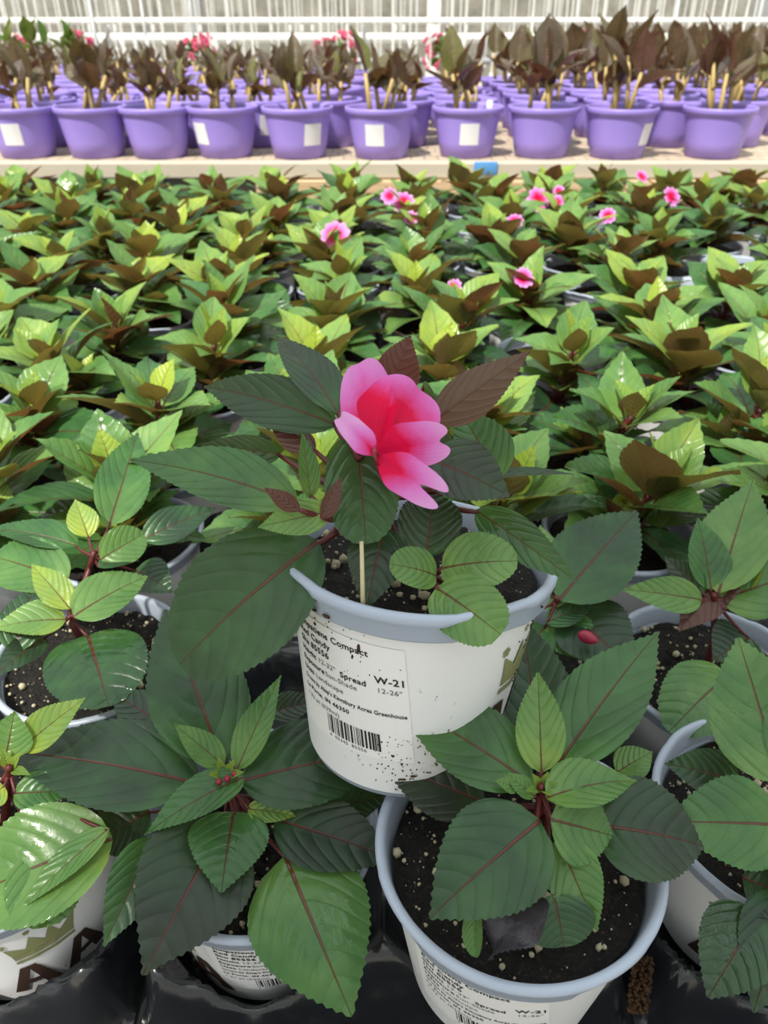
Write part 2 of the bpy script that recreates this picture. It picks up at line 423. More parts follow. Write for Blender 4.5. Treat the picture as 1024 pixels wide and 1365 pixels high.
bm = bmesh.new(); add_box(bm, (0, 0, 0), (0.055, 0.004, 0.028), 0.001)
o = from_bm('blue_tape', bm, M['blue']); o.location = (atY(647, 216, BY0).x, BY0 - 0.0155, BZ - 0.006); tag(o, 'small blue tape tag stuck on the beige bench rail', 'tape')

# ------------------------------------------------------------------ leaf mesh
def leaf_mesh(B, T, hw, hint, bend=0.12, fold=0.25, roll=0.0, nu=16, nv=3, a=0.62, b=0.85, serr=1.0, age=0.6, red=0.7, glo=0.3,
              wave=0.0, curl=0.0, quilt=0.0, seed=0, inv=None, serr_n=None, droop=0.0):
    """One blade from B to T (Vectors); returns (verts, faces, uvs per vert, tint)."""
    rnd = random.Random(seed)
    B, T = Vector(B), Vector(T); t = T - B; L = t.length; tn = t.normalized()
    n = Vector(hint) - tn * Vector(hint).dot(tn); n.normalize()
    if roll: n = Matrix.Rotation(R(roll), 3, tn) @ n
    side = tn.cross(n)
    Mp = (B + T) * 0.5 + n * (bend * L) + side * (curl * L)
    peak = (a / (a + b)) ** a * (b / (a + b)) ** b
    ns = nu
    if b > 0.6: b = b + 0.40; a = a + 0.06
    peak = (a / (a + b)) ** a * (b / (a + b)) ** b
    V, UV, F = [], [], []
    nc = 2 * nv + 1
    for i in range(ns + 1):
        u = i / ns
        uu = 0.001 + 0.998 * u
        c = B * (1 - u) ** 2 + Mp * 2 * u * (1 - u) + T * u * u
        dt = ((Mp - B) * (1 - u) + (T - Mp) * u).normalized()
        s = dt.cross(n).normalized(); nn = s.cross(dt).normalized()
        h = hw * (uu ** a) * ((1 - uu) ** b) / peak
        if i == ns: h = hw * 0.012
        if i == 0: h = hw * 0.05
        for j in range(nc):
            x = (j - nv) / nv; sx = 1 if x >= 0 else -1; ax = abs(x)
            hx = h; push = 0.0
            if ax == 1 and serr > 0 and 1 <= i < ns and i % 2 == 1:
                k = serr * (0.9 + 0.3 * rnd.random())
                hx = h + hw * 0.030 * k; push = L * 0.012 * k
            f = fold
            off = s * (hx * x * math.cos(f)) + nn * (hx * ax * math.sin(f) - ax * ax * hx * droop)
            if quilt: off = off + nn * (quilt * hw * (ax * (1 - ax * 0.5)) * math.cos(2 * math.pi * 6.5 * (u - (h / hw * ax) * (0.16 + 0.30 * h / hw * ax))) * -1)
            if wave: off = off + nn * (wave * hw * ax * math.sin(u * 9 + sx * 1.3 + seed))
            V.append(c + off + dt * push); UV.append((u, 0.5 + 0.5 * x * h / hw))
    for i in range(ns):
        for j in range(nc - 1):
            p = i * nc + j
            F.append((p, p + 1, p + nc + 1, p + nc))
    if inv is not None: V = [inv @ v for v in V]
    return V, F, UV, (age, red, glo)
def blades_to_object(name, blades, material, parent):
    V, F, UV, T = [], [], [], []
    for (v, f, uv, t) in blades:
        o = len(V); V += v; UV += uv; T += [t] * len(v); F += [tuple(k + o for k in q) for q in f]
    me = bpy.data.meshes.new(name); me.from_pydata([tuple(v) for v in V], [], F); me.update()
    me.polygons.foreach_set('use_smooth', [True] * len(me.polygons))
    l = me.uv_layers.new(name='UVMap'); idx = np.empty(len(me.loops), dtype=np.int32); me.loops.foreach_get('vertex_index', idx)
    l.data.foreach_set('uv', np.array(UV, dtype=np.float32)[idx].ravel())
    ca = me.color_attributes.new('tint', 'FLOAT_COLOR', 'POINT')
    ca.data.foreach_set('color', np.array([(*t, 1.0) for t in T], dtype=np.float32).ravel())
    return link(name, me, parent, [material])

# ------------------------------------------------------------------ pots
PR, PH = 0.060, 0.090      # rim radius, pot height
def body_r(z): return 0.0425 + (0.0540 - 0.0425) * (z / 0.078)
def pot_mesh(seg=96, notch=True):
    prof = [(0.036, 0.0), (0.0425, 0.0015)] + [(body_r(z), z) for z in (0.02, 0.045, 0.075)] + \
           [(0.0550, 0.0785), (0.0578, 0.0792), (0.0586, 0.0802), (0.0588, 0.0852), (0.0600, 0.0862), (0.0603, 0.0884), (0.0594, 0.0895), (0.0582, 0.0900), (0.0566, 0.0895), (0.0556, 0.0875),
            (0.0545, 0.080), (0.053, 0.070), (0.0515, 0.066)]
    def mod(i, r, z, a):
        if notch and i >= 5 and i <= 14:
            w = max(abs(math.sin(2 * a + 0.6)) - 0.86, 0) / 0.14
            w = min(1, w * 3.0)
            if z > 0.083: z = z + 0.0010 * w
            r = r - 0.0011 * w if i <= 9 else r + 0.0005 * w
        return r, z
    return lathe(prof, seg, mod)
def sleeve_mesh(seg=96):
    prof = [(body_r(z) + 0.0006, z) for z in (0.004, 0.02, 0.04, 0.06, 0.0778)]
    return lathe(prof, seg)
def soil_mesh(seg=48, r=0.0528, z=0.078, amp=0.0040, rings=14):
    vs, fs = [(0, 0, z + 0.003)], []
    for i in range(1, rings + 1):
        rr = r * i / rings
        for k in range(seg):
            a = 2 * math.pi * k / seg; p = Vector((rr * math.cos(a), rr * math.sin(a), 0))
            zz = z + 0.003 * (1 - (i / rings) ** 2) + amp * mnoise.noise(p * 160) + amp * 0.6 * mnoise.noise(p * 420)
            vs.append((p.x, p.y, zz))
    for k in range(seg): fs.append((0, 1 + k, 1 + (k + 1) % seg))
    for i in range(rings - 1):
        for k in range(seg):
            k2 = (k + 1) % seg; o = 1 + i * seg
            fs.append((o + k, o + seg + k, o + seg + k2, o + k2))
    return vs, fs
PM, SM, SO = pot_mesh(), sleeve_mesh(), soil_mesh()
def add_pot(root, hero=False):
    pot = from_np('pot', *PM, M['pot_grey'], root)
    sl = from_np('label_sleeve', *SM, M['sleeve'], pot); sl['label'] = 'white printed sleeve'
    so = from_np('soil', *SO, M['soil'], root)
    if hero:
        bm = bmesh.new()
        for k in range(240):
            a, r = random.uniform(0, 6.28), 0.051 * math.sqrt(random.random())
            s = random.choice([0.0003, 0.0003, 0.0004, 0.0004, 0.0005, 0.0005, 0.0006, 0.0008, 0.0009, 0.0012, 0.0014, 0.0024])
            q = bmesh.ops.create_icosphere(bm, subdivisions=1, radius=s)
            for v in q['verts']:
                v.co = v.co * (0.75 + 0.5 * random.random()) + Vector((r * math.cos(a), r * math.sin(a), 0.080 + 0.003 * (1 - (r / .0528) ** 2)))
        p = from_bm('perlite', bm, M['perlite'], so); p['kind'] = 'stuff'; p['label'] = 'cream perlite grains'
    return pot, so

# writing wrapped onto a pot's side
def wrap(me, a0, ztop, eps=0.0011):
    """me is flat in x (right), y (up), metres; a0 = angle of x = 0; ztop = height of y = 0."""
    for v in me.vertices:
        z = ztop + v.co.y; r = body_r(z) + eps
        a = a0 + v.co.x / r
        v.co = Vector((r * math.cos(a), r * math.sin(a), z))
    me.update()
def text_mesh(lines):
    """lines: (text, x, y, size, bold, wide) -> one flat mesh"""
    bm = bmesh.new()
    for (t, x, y, sz, bold, wide) in lines:
        cu = bpy.data.curves.new('t', 'FONT'); cu.body = t; cu.size = sz; cu.offset = 0.018 * sz if bold else 0.0
        cu.resolution_u = 3; cu.space_character = 1.05
        ob = bpy.data.objects.new('t', cu); COL.objects.link(ob)
        dg = bpy.context.evaluated_depsgraph_get(); dg.update()
        me = bpy.data.meshes.new_from_object(ob.evaluated_get(dg))
        for v in me.vertices: v.co = Vector((x + v.co.x * wide, y + v.co.y, 0))
        bm.from_mesh(me)
        bpy.data.objects.remove(ob); bpy.data.curves.remove(cu); bpy.data.meshes.remove(me)
    me = bpy.data.meshes.new('label_text'); bm.to_mesh(me); bm.free(); return me
LW, LH = 0.058, 0.0525
def rects_mesh(rects, nsub=1):
    bm = bmesh.new()
    for (x0, y0, x1, y1) in rects:
        g = max(1, int((x1 - x0) / 0.003)); k = max(1, int((y1 - y0) / 0.006))
        for i in range(g):
            for j in range(k):
                xa, xb = x0 + (x1 - x0) * i / g, x0 + (x1 - x0) * (i + 1) / g
                ya, yb = y0 + (y1 - y0) * j / k, y0 + (y1 - y0) * (j + 1) / k
                bm.faces.new([bm.verts.new(p) for p in ((xa, ya, 0), (xb, ya, 0), (xb, yb, 0), (xa, yb, 0))])
    me = bpy.data.meshes.new('patch'); bm.to_mesh(me); bm.free(); return me
def poly_mesh(polys):
    bm = bmesh.new()
    for p in polys:
        f = bm.faces.new([bm.verts.new((x * 1000, y * 1000, 0)) for x, y in p])
    bmesh.ops.triangulate(bm, faces=bm.faces[:])
    bmesh.ops.subdivide_edges(bm, edges=[e for e in bm.edges if e.calc_length() > 4], cuts=2, use_grid_fill=True)
    bmesh.ops.scale(bm, vec=(.001, .001, .001), verts=bm.verts[:])
    me = bpy.data.meshes.new('emblem'); bm.to_mesh(me); bm.free(); return me
def add_label(pot, a_left, emblem=True, dz=0.0):
    """printed paper label whose left edge is at angle a_left (radians), on pot's sleeve"""
    zt = 0.0735
    me = rects_mesh([(0, -LH, LW, 0)]); wrap(me, a_left, zt, 0.0009); link('paper_label', me, pot, [M['paper']])
    B, W = True, 1.25
    x0 = 0.004; s = 0.0036; ln = 0.0042
    lines = [('Sunpatiens Compact', x0, -0.0055, s, B, W), ('Red Candy', x0, -0.0055 - ln, s, B, W), ('Sku 85556', x0, -0.0055 - 2 * ln, s, B, W),
             ('Height', x0, -0.0055 - 3 * ln, 0.0032, B, W), ('Spread', x0 + 0.025, -0.0055 - 3.2 * ln, 0.0034, B, W), ('W-21', x0 + 0.041, -0.0055 - 2.5 * ln, 0.0042, B, W),
             ('Exposure', x0, -0.0055 - 4 * ln, 0.0032, B, W), ('Uses', x0, -0.0055 - 5 * ln, 0.0032, B, W),
             ("Grown by Alsip's Kingsbury Acres Greenhouse", x0, -0.0055 - 6 * ln, 0.0027, B, 0.97), ('La Porte, IN 46350', x0, -0.0055 - 7 * ln, 0.0027, B, W)]
    me = text_mesh(lines); wrap(me, a_left, zt); link('label_text', me, pot, [M['ink']])
    lines = [('12-32"', x0 + 0.0125, -0.0055 - 3 * ln, 0.0030, False, W), ('Sun-Shade', x0 + 0.0165, -0.0055 - 4 * ln, 0.0030, False, W), ('Landscape', x0 + 0.0095, -0.0055 - 5 * ln, 0.0030, False, W),
             ('12-26"', x0 + 0.0415, -0.0055 - 3.5 * ln, 0.0030, False, W), ('1.32 pt (629ml)', x0, -0.0055 - 8 * ln, 0.0027, False, W), ('4  03345  85556', x0 + 0.015, -0.0508, 0.0022, False, W)]
    me = text_mesh(lines); wrap(me, a_left, zt); link('label_text', me, pot, [M['grey_ink']])
    rb = random.Random(3); rects = []; x = x0 + 0.015
    while x < x0 + 0.041:
        w = rb.choice([0.0003, 0.0003, 0.0006, 0.0009]); rects.append((x, -0.0485, x + w, -0.0400)); x += w + rb.choice([0.0003, 0.0005, 0.0008])
    me = rects_mesh(rects); wrap(me, a_left, zt); link('barcode', me, pot, [M['ink']])
def add_emblem(pot, a_mid):
    """olive crown with little flowers above a big brown letter A, centred at angle a_mid"""
    zt = 0.071
    def fl(cx, cy, r):
        out = []
        for k in range(5):
            a = k * 2 * math.pi / 5 + 0.3
            px, py = cx + r * 0.62 * math.cos(a), cy + r * 0.62 * math.sin(a)
            out.append([(px + r * 0.42 * math.cos(q * math.pi / 4), py + r * 0.42 * math.sin(q * math.pi / 4)) for q in range(8)])
        return out
    cm = 0.001
    crown = [[(-14 * cm, -21 * cm), (14 * cm, -21 * cm), (14.6 * cm, -16 * cm), (-14.6 * cm, -16 * cm)],
             [(-14.6 * cm, -16 * cm), (-5 * cm, -16 * cm), (-9 * cm, -12 * cm), (-17 * cm, -7 * cm)],
             [(-9 * cm, -16 * cm), (9 * cm, -16 * cm), (4.5 * cm, -2 * cm), (1 * cm, -12 * cm)], [(-9 * cm, -16 * cm), (3 * cm, -16 * cm), (0.5 * cm, -11 * cm), (-5 * cm, -3 * cm)],
             [(5 * cm, -16 * cm), (14.6 * cm, -16 * cm), (17 * cm, -4 * cm), (9 * cm, -12 * cm)]]
    crown += [[(-14 * cm, -25 * cm), (14 * cm, -25 * cm), (14 * cm, -22.5 * cm), (-14 * cm, -22.5 * cm)]]
    crown += fl(-17.5 * cm, -4.2 * cm, 2.2 * cm) + fl(-5 * cm, 1.8 * cm, 1.6 * cm) + fl(5 * cm, 3 * cm, 2.2 * cm) + fl(17 * cm, -0.5 * cm, 2.0 * cm)
    me = poly_mesh(crown); wrap(me, a_mid, zt); o = link('crown_emblem', me, pot, [M['olive']]); o['label'] = 'olive crown print'
    A = []
    for (ox, sc) in ((-20 * cm, 1.0), (6 * cm, 1.0)):
        A += [[(ox - 1 * cm, -56 * cm), (ox + 6 * cm, -30 * cm), (ox + 13 * cm, -30 * cm), (ox + 10 * cm, -34 * cm), (ox + 5 * cm, -56 * cm)],
              [(ox + 10 * cm, -34 * cm), (ox + 13 * cm, -30 * cm), (ox + 22 * cm, -56 * cm), (ox + 15 * cm, -56 * cm)],
              [(ox + 6.5 * cm, -49 * cm), (ox + 15 * cm, -49 * cm), (ox + 14 * cm, -45 * cm), (ox + 7 * cm, -45 * cm)]]
    me = poly_mesh(A); wrap(me, a_mid, zt, 0.0012); o = link('letter_emblem', me, pot, [M['brown']]); o['label'] = 'large brown letter A print'

# ------------------------------------------------------------------ plants along the field
UP = Vector((0, 0, 1))
def random_blades(seed, scale=1.0, nu=12, nv=2, azshift=0.0):
    """whorled leaves of one impatiens plant, local to the pot base; returns blades and petiole paths"""
    rd = random.Random(seed); blades, paths = [], []
    tiers = [(5, 0.096, 0.013, 0.074, 4, 0.0230, 0.18, 0.62), (4, 0.112, 0.008, 0.074, 20, 0.0240, 0.14, 0.46),
             (4, 0.126, 0.005, 0.060, 36, 0.0205, 0.12, 0.30), (3, 0.134, 0.003, 0.036, 58, 0.0120, 0.08, 0.08)]
    lean = Vector((rd.uniform(-.020, .020), rd.uniform(-.020, .020), 0)); zs = rd.uniform(-.006, .010)
    shoots = [(lean, 0.0, tiers)]
    for q in range(2):
        sa = rd.uniform(0, 6.28); off = Vector((math.cos(sa), math.sin(sa), 0)) * rd.uniform(.026, .040)
        shoots.append((off, -.012, [(4, 0.110, 0.003, 0.046, 28, 0.0150, 0.12, 0.45), (2, 0.118, 0.002, 0.028, 55, 0.0090, 0.1, 0.12)]))
    for off, dz, trs in shoots:
      for ti, (n, z, r0, L, el, hw, bend, age) in enumerate(trs):
        z = z + dz + zs * max(0, (z - .09) / .04); cen = off * max(0.0, (z - 0.082) / 0.045)
        a0 = rd.uniform(0, 6.28) + azshift
        for k in range(n):
            a = a0 + 2 * math.pi * k / n + rd.uniform(-.22, .22); e = R(el + rd.uniform(-20, 20))
            l = L * scale * rd.uniform(.82, 1.15); w = hw * scale * rd.uniform(.9, 1.12)
            out = Vector((math.cos(a), math.sin(a), 0))
            B = cen + out * r0 + UP * (z + rd.uniform(-.004, .004)); T = B + (out * math.cos(e) + UP * math.sin(e)) * l
            hint = UP - out * 0.3 + Vector((rd.uniform(-.25, .25), rd.uniform(-.25, .25), 0))
            blades.append(leaf_mesh(B, T, w, hint, bend * rd.uniform(.5, 1.3), rd.uniform(.12, .42), rd.uniform(-14, 14), nu, nv, rd.uniform(.56, .68), rd.uniform(.78, .95),
                                    1.0, min(1, max(0, age + rd.uniform(-.18, .18))), rd.uniform(.5, 1.0), rd.uniform(.1, .6), rd.uniform(0, .08), rd.uniform(-.08, .08), 0.02, rd.randint(0, 999)))
            paths.append((off * max(0.0, (z - 0.094) / 0.045) + UP * (z - 0.012), B))
      paths.append((Vector((0, 0, .080)), cen + UP * (z - .004)))
    return blades, paths
def stem_mesh(paths, ztop, parent, base=Vector((0, 0, 0.074)), inv=None, rad=0.0032, lean=Vector((0, 0, 0))):
    bm = bmesh.new(); tr = (lambda v: inv @ v) if inv is not None else (lambda v: v)
    top = Vector((base.x, base.y, ztop)) + lean
    add_tube(bm, [tr(p) for p in bez(base, (base + top) * .5, top, 6)], [rad * 1.25, rad * 1.15, rad, rad, rad * .9, rad * .7], 8)
    for (p, q) in paths:
        m = p * 0.5 + q * 0.5 - UP * 0.002
        add_tube(bm, [tr(v) for v in bez(Vector(p), m, Vector(q), 5)], [rad * .65, rad * .55, rad * .45, rad * .42, rad * .36], 6)
    return from_bm('stem', bm, M['stem'], parent)
def petal(B, T, hw, hint, seed=0, reach=0.5, bend=0.1, fold=0.1, notch=0.28, wave=0.08, inv=None, nu=16, nv=8, roll=0, droop=0.0):
    rnd = random.Random(seed)
    B, T = Vector(B), Vector(T); t = T - B; L = t.length; tn = t.normalized()
    n = Vector(hint) - tn * Vector(hint).dot(tn); n.normalize()
    if roll: n = Matrix.Rotation(R(roll), 3, tn) @ n
    Mp = (B + T) * .5 + n * bend * L
    V, F, UV = [], [], []; nc = 2 * nv + 1
    for i in range(nu + 1):
        u = i / nu
        c0 = lambda q: B * (1 - q) ** 2 + Mp * 2 * q * (1 - q) + T * q * q
        for j in range(nc):
            x = (j - nv) / nv; ax = abs(x)
            ext = 0.40 + 0.60 * max(0.0, 1 - ax ** 3.4) ** 0.5 - notch * math.exp(-(ax / 0.24) ** 2) * 0.45     # rounded, notched far edge
            q = u * max(ext, 0.2)
            dt = ((Mp - B) * (1 - q) + (T - Mp) * q).normalized(); s = dt.cross(n).normalized(); nn = s.cross(dt)
            h = hw * (0.10 + 0.90 * math.sin(min(1, u * 1.15) * math.pi * 0.5) ** 0.9)
            p = c0(q) + s * (x * h * math.cos(fold)) + nn * (ax * h * math.sin(fold) - ax * ax * h * droop + wave * hw * u * math.sin(x * 6 + seed))
            V.append(p); UV.append((q, 0.5 + 0.5 * x))
    for i in range(nu):
        for j in range(nc - 1):
            p = i * nc + j; F.append((p, p + 1, p + nc + 1, p + nc))
    if inv is not None: V = [inv @ v for v in V]
    return V, F, UV, (0, reach, 0)
def small_flower(parent, loc, size, seed, facing):
    rd = random.Random(seed); f = Vector(facing).normalized(); a = f.cross(UP).normalized(); b = f.cross(a); bl = []
    L = Vector(loc); a0 = rd.uniform(0, 6.28)
    for k in range(5):
        ang = a0 + 2 * math.pi * k / 5
        d = a * math.cos(ang) + b * math.sin(ang)
        bl.append(petal(L + d * size * .05, L + d * size * rd.uniform(.85, 1.1) + f * size * .15, size * .55, f, seed + k, rd.uniform(.38, .55), nu=6, nv=3))
    return blades_to_object('flower', bl, M['petal'], parent)

PITCHG = 0.126
GX0, GY0 = -0.063, 0.238
def ordn(k):
    w = ['first', 'second', 'third', 'fourth', 'fifth', 'sixth', 'seventh', 'eighth', 'ninth', 'tenth', 'eleventh', 'twelfth', 'thirteenth', 'fourteenth', 'fifteenth', 'sixteenth', 'seventeenth', 'eighteenth']
    return w[k - 1]

# prototypes (near kind: every leaf a part; far kind: one foliage part)
def new_plant(seed, near, loc=(0, 0, 0), scale=1.0):
    root = empty('potted_impatiens', loc)
    add_pot(root)
    bl, paths = random_blades(seed, scale, 16 if near else 10, 3 if near else 2)
    stem_mesh(paths, 0.100, root, rad=0.0028)
    if near:
        for b_ in bl: blades_to_object('leaf', [b_], M['leaf'], root)
    else:
        blades_to_object('foliage', bl, M['leaf'], root)
    return root
NEARP = [None] * 7; FARP = [None] * 11
cells = []
for j in range(0, 12):
    y = GY0 + PITCHG * j
    for i in range(-9, 10):
        x = GX0 + PITCHG * i
        half = 0.497 * (y * 0.8387 + 0.27 * 0.5446) + 0.075
        if abs(x) > half: continue
        cells.append((i, j, x, y))
# cells filled by the hand-built plants at the front, or left empty under the raised pot
SKIP = {(0, 0), (1, 0), (0, 1), (1, 1), (-1, 0), (2, 0), (-1, 1), (2, 1), (3, 0), (3, 1)}
SKIP |= {(2, 5), (5, 8), (4, 7)}      # the gaps where rims and tray show between the plants
field = [c for c in cells if (c[0], c[1]) not in SKIP]
plants = []; rg = random.Random(21)
for (i, j, x, y) in field:
    near = j <= 3
    P = NEARP if near else FARP
    k = rg.randrange(len(P)); loc = (x + rg.uniform(-.008, .008), y + rg.uniform(-.008, .008), 0.006)
    if P[k] is None:
        P[k] = o = new_plant(100 + k + (50 if near else 0), near, loc, 1.06)
    else:
        o = copy_tree(P[k]); o.location = loc
    o.rotation_euler = (rg.uniform(-.06, .06), rg.uniform(-.06, .06), rg.uniform(0, 6.28)); s = rg.uniform(.93, 1.08); o.scale = (1, 1, 1)
    plants.append(dict(o=o, i=i, j=j, x=loc[0], y=loc[1], flower=None))
# blooms seen among the field, each on the plant that stands under it
bpy.context.view_layer.update()
blooms = [(448, 316, 17), (520, 262, 9), (538, 271, 12), (718, 267, 13), (743, 270, 8), (686, 296, 9), (745, 255, 6), (894, 263, 11), (944, 250, 11), (855, 236, 7), (811, 288, 9), (697, 371, 12), (605, 383, 9), (548, 292, 8)]
for n, (px, py, sz) in enumerate(blooms):
    p = at(px, py, 0.160)
    b_ = min(plants, key=lambda q: (q['x'] - p.x) ** 2 + (q['y'] - p.y) ** 2)
    z = 0.160
    inv = b_['o'].matrix_world.inverted()
    loc = inv @ p; fac = inv.to_3x3() @ Vector((random.uniform(-.4, .4), -1.0, 0.7))
    s = sz / FPX * project(p)[2] * 1.3
    fl = small_flower(b_['o'], loc, s, 300 + n, fac); fl['label'] = 'pink bloom'
    bm = bmesh.new(); add_tube(bm, bez(Vector((0, 0, 0.125)), Vector((loc.x * .4, loc.y * .4, loc.z - 0.01)), loc, 6), 0.0011, 6); from_bm('flower_stalk', bm, M['stem'], b_['o'])
    b_['flower'] = True
rows = {}
for q in plants:
    q['px'] = project((q['x'], q['y'], 0.14))[0]; rows.setdefault(q['j'], []).append(q)
for j, r in rows.items():
    r.sort(key=lambda q: q['px'])
    for k, q in enumerate(r):
        what = 'potted impatiens with pink bloom' if q['flower'] else 'leafy potted impatiens'
        tag(q['o'], '%s in %s row back on the bench, %s from left edge' % (what, ordn(j + 1), ordn(k + 1)), 'potted plant', 'impatiens in rows on the bench')

# a few empty pots where the foliage opens up
for (i, j), lab in (((2, 5), 'bare grey pot of soil in a gap midway back on the bench'), ((4, 7), 'bare grey pot of soil showing in the gap right of centre'), ((5, 8), 'bare grey pot of soil farther back in the right gap')):
    root = empty('soil_filled_pot', (GX0 + PITCHG * i, GY0 + PITCHG * j, 0.006)); add_pot(root); tag(root, lab, 'pot')

# ------------------------------------------------------------------ trays (2 x 5 cells, black vacuum-formed)
def tray_mesh(nx=2, ny=5, step=0.003):
    p = PITCHG; w, h = nx * p - 0.004, ny * p - 0.004
    xs = np.linspace(-w / 2, w / 2, int(w / step) + 1); ys = np.linspace(-h / 2, h / 2, int(h / step) + 1)
    X, Y = np.meshgrid(xs, ys)
    cx = (np.clip(np.round(X / p - 0.5 * ((nx + 1) % 2)), -(nx // 2), nx // 2 - 1 + nx % 2) + 0.5 * ((nx + 1) % 2)) * p
    cy = (np.clip(np.round(Y / p), -(ny // 2), ny // 2)) * p
    d = np.hypot(X - cx, Y - cy)
    sm = lambda a, lo, hi: (lambda t: t * t * (3 - 2 * t))(np.clip((a - lo) / (hi - lo), 0, 1))
    Z = 0.004 + 0.036 * sm(d, 0.0485, 0.054) + 0.034 * sm(d, 0.056, 0.078)
    # rounded outer lip
    rc = 0.022
    qx = np.abs(X) - (w / 2 - rc); qy = np.abs(Y) - (h / 2 - rc)
    ins = rc - np.where((qx > 0) & (qy > 0), np.hypot(qx, qy), np.maximum(qx, qy))   # distance inward from the outline
    lip = sm(ins, 0.0, 0.007)
    low = sm(ins, 0.0, 0.012)
    Z = Z * (0.25 + 0.75 * low) * lip + 0.001
    V = np.stack([X, Y, Z], -1).reshape(-1, 3); n = len(xs); F = []
    keep = (ins > -0.0045)
    for a in range(len(ys) - 1):
        for b in range(n - 1):
            if keep[a, b] and keep[a, b + 1] and keep[a + 1, b + 1] and keep[a + 1, b]:
                F.append((a * n + b, a * n + b + 1, (a + 1) * n + b + 1, (a + 1) * n + b))
    return V, F
TV, TF = tray_mesh()
tray0 = None
names = {-4: 'far left', -3: 'outer left', -2: 'left', -1: 'centre left', 0: 'centre right', 1: 'right', 2: 'outer right', 3: 'far right', 4: 'farthest right'}
for tj in range(3):
    for ti in range(-4, 5):
        x = GX0 + PITCHG * (2 * ti + 0.5); y = GY0 + PITCHG * (5 * tj + 2)
        half = 0.497 * ((y + 0.25) * 0.8387 + 0.36 * 0.5446) + 0.02
        if abs(x) - 0.126 > half: continue
        if tray0 is None: o = tray0 = from_np('plant_tray', TV, TF, M['tray'])
        else: o = tray0.copy(); COL.objects.link(o)
        o.location = (x, y, 0.0005)
        rn = ('front', 'middle', 'back')[tj]
        tag(o, 'black plastic plant tray in the %s tray row, at %s of the bench' % (rn, names[ti]), 'tray', 'black plant trays on the bench')

# ------------------------------------------------------------------ hand-built plants at the front
class Hero:
    def __init__(s, loc, rot, label, name='potted_impatiens', spin=0.0):
        s.root = empty(name, loc, rot); tag(s.root, label, 'potted plant', 'impatiens in rows on the bench')
        s.mat = Matrix.Translation(Vector(loc)) @ Euler(rot).to_matrix().to_4x4(); s.inv = s.mat.inverted()
        s.pot, s.soil = add_pot(s.root, True); s.pot.rotation_euler = (0, 0, spin)
        s.paths = []; s.n = 0
    def leaf(s, bx, by, bz, tx, ty, tz, w, k=0.5, roll=0, bend=0.10, fold=0.22, age=0.7, red=0.5, glo=0.3, a=0.62, b=0.82, wave=0.03, curl=0.0, pet=None, nu=44, mat_=None, flip=False, droop=0.0, name='leaf', lab=None, serr=0.9):
        """base and tip: pixel + world height in cm; w: width in pixels"""
        B, T = at(bx, by, bz / 100), at(tx, ty, tz / 100); s.n += 1
        mid = (B + T) * .5; toc = (CAM - mid).normalized(); tn = (T - B).normalized()
        hint = UP * (1 - k) + toc * k
        n = (hint - tn * hint.dot(tn)).normalized(); side = tn.cross(n)
        vis = math.sqrt(max(0.15, 1 - side.dot(toc) ** 2))
        hw = w * 0.5 * project(mid)[2] / FPX / vis / math.cos(fold)
        if flip: hint = -hint
        o = blades_to_object(name, [leaf_mesh(B, T, hw, hint, -bend if flip else bend, fold, roll, nu, 6, a, b, serr, age, red, glo, wave, curl, 0.022, 1000 + s.n, s.inv, droop=droop)], mat_ or M['leaf'], s.root)
        if lab: o['label'] = lab
        if pet: s.paths.append((at(*pet[:2], pet[2] / 100), B + (T - B) * 0.03))
        return o
    def stem(s, base, path, rad=0.0021):
        """path: list of (px, py, z cm) from soil up"""
        bm = bmesh.new(); pts = [s.mat @ Vector(base)] + [at(x, y, z / 100) for x, y, z in path]
        fine = []
        for i in range(len(pts) - 1):
            for q in range(4): fine.append(pts[i].lerp(pts[i + 1], q / 4))
        fine.append(pts[-1])
        add_tube(bm, [s.inv @ p for p in fine], [rad * (1.2 - 0.5 * i / len(fine)) for i in range(len(fine))], 10)
        for (p, q) in s.paths:
            m = (p + q) * .5 - UP * 0.002
            add_tube(bm, [s.inv @ v for v in bez(p, m, q, 6)], [rad * .7, rad * .6, rad * .5, rad * .45, rad * .4, rad * .32], 8)
        return from_bm('stem', bm, M['stem'], s.root)

# --- front-left plant
h = Hero((-0.063, 0.240, 0.006), (0, 0, 0), 'dark green potted impatiens at front left, its label half hidden by a glossy hanging leaf')
A = (302, 1040, 13.0)
h.leaf(297, 1018, 13.4, 220, 812, 16.6, 124, .55, 0, .10, .20, .72, .6, .25, .60, .80, pet=A)
h.leaf(268, 1046, 12.8, 8, 1003, 12.8, 122, .5, 8, .10, .14, .90, .5, .2, .70, .82, pet=A)
h.leaf(320, 1042, 13.0, 537, 998, 13.4, 118, .5, -8, .09, .16, .86, .5, .25, .66, .80, pet=A)
h.leaf(316, 1026, 13.4, 375, 900, 16.0, 46, .6, -10, .06, .22, .42, .5, .3, .60, .85, pet=A)
h.leaf(298, 1020, 13.6, 232, 965, 15.2, 40, .6, 0, .06, .25, .40, .5, .3, pet=A)
h.leaf(326, 1036, 13.6, 192, 1114, 12.6, 62, .6, 20, .14, .22, .66, .5, .35, .60, .90, pet=A)
h.leaf(312, 1082, 12.2, 295, 1190, 11.5, 104, .5, 0, .13, .22, .72, .5, .55, .62, .72, pet=(305, 1050, 12.4))
h.leaf(366, 1092, 11.8, 528, 1146, 11.0, 92, .5, 6, .14, .16, .99, .5, .1, .60, .75, pet=(308, 1055, 12.2))
h.leaf(300, 1098, 11.8, 191, 1300, 9.7, 150, .55, -6, .16, .18, .97, .5, .15, .66, .88, pet=(305, 1055, 12))
h.leaf(380, 1140, 11.2, 469, 1354, 8.4, 162, .55, 5, .20, .10, .62, .5, .8, .55, .66, pet=(310, 1062, 11.6), droop=.25)
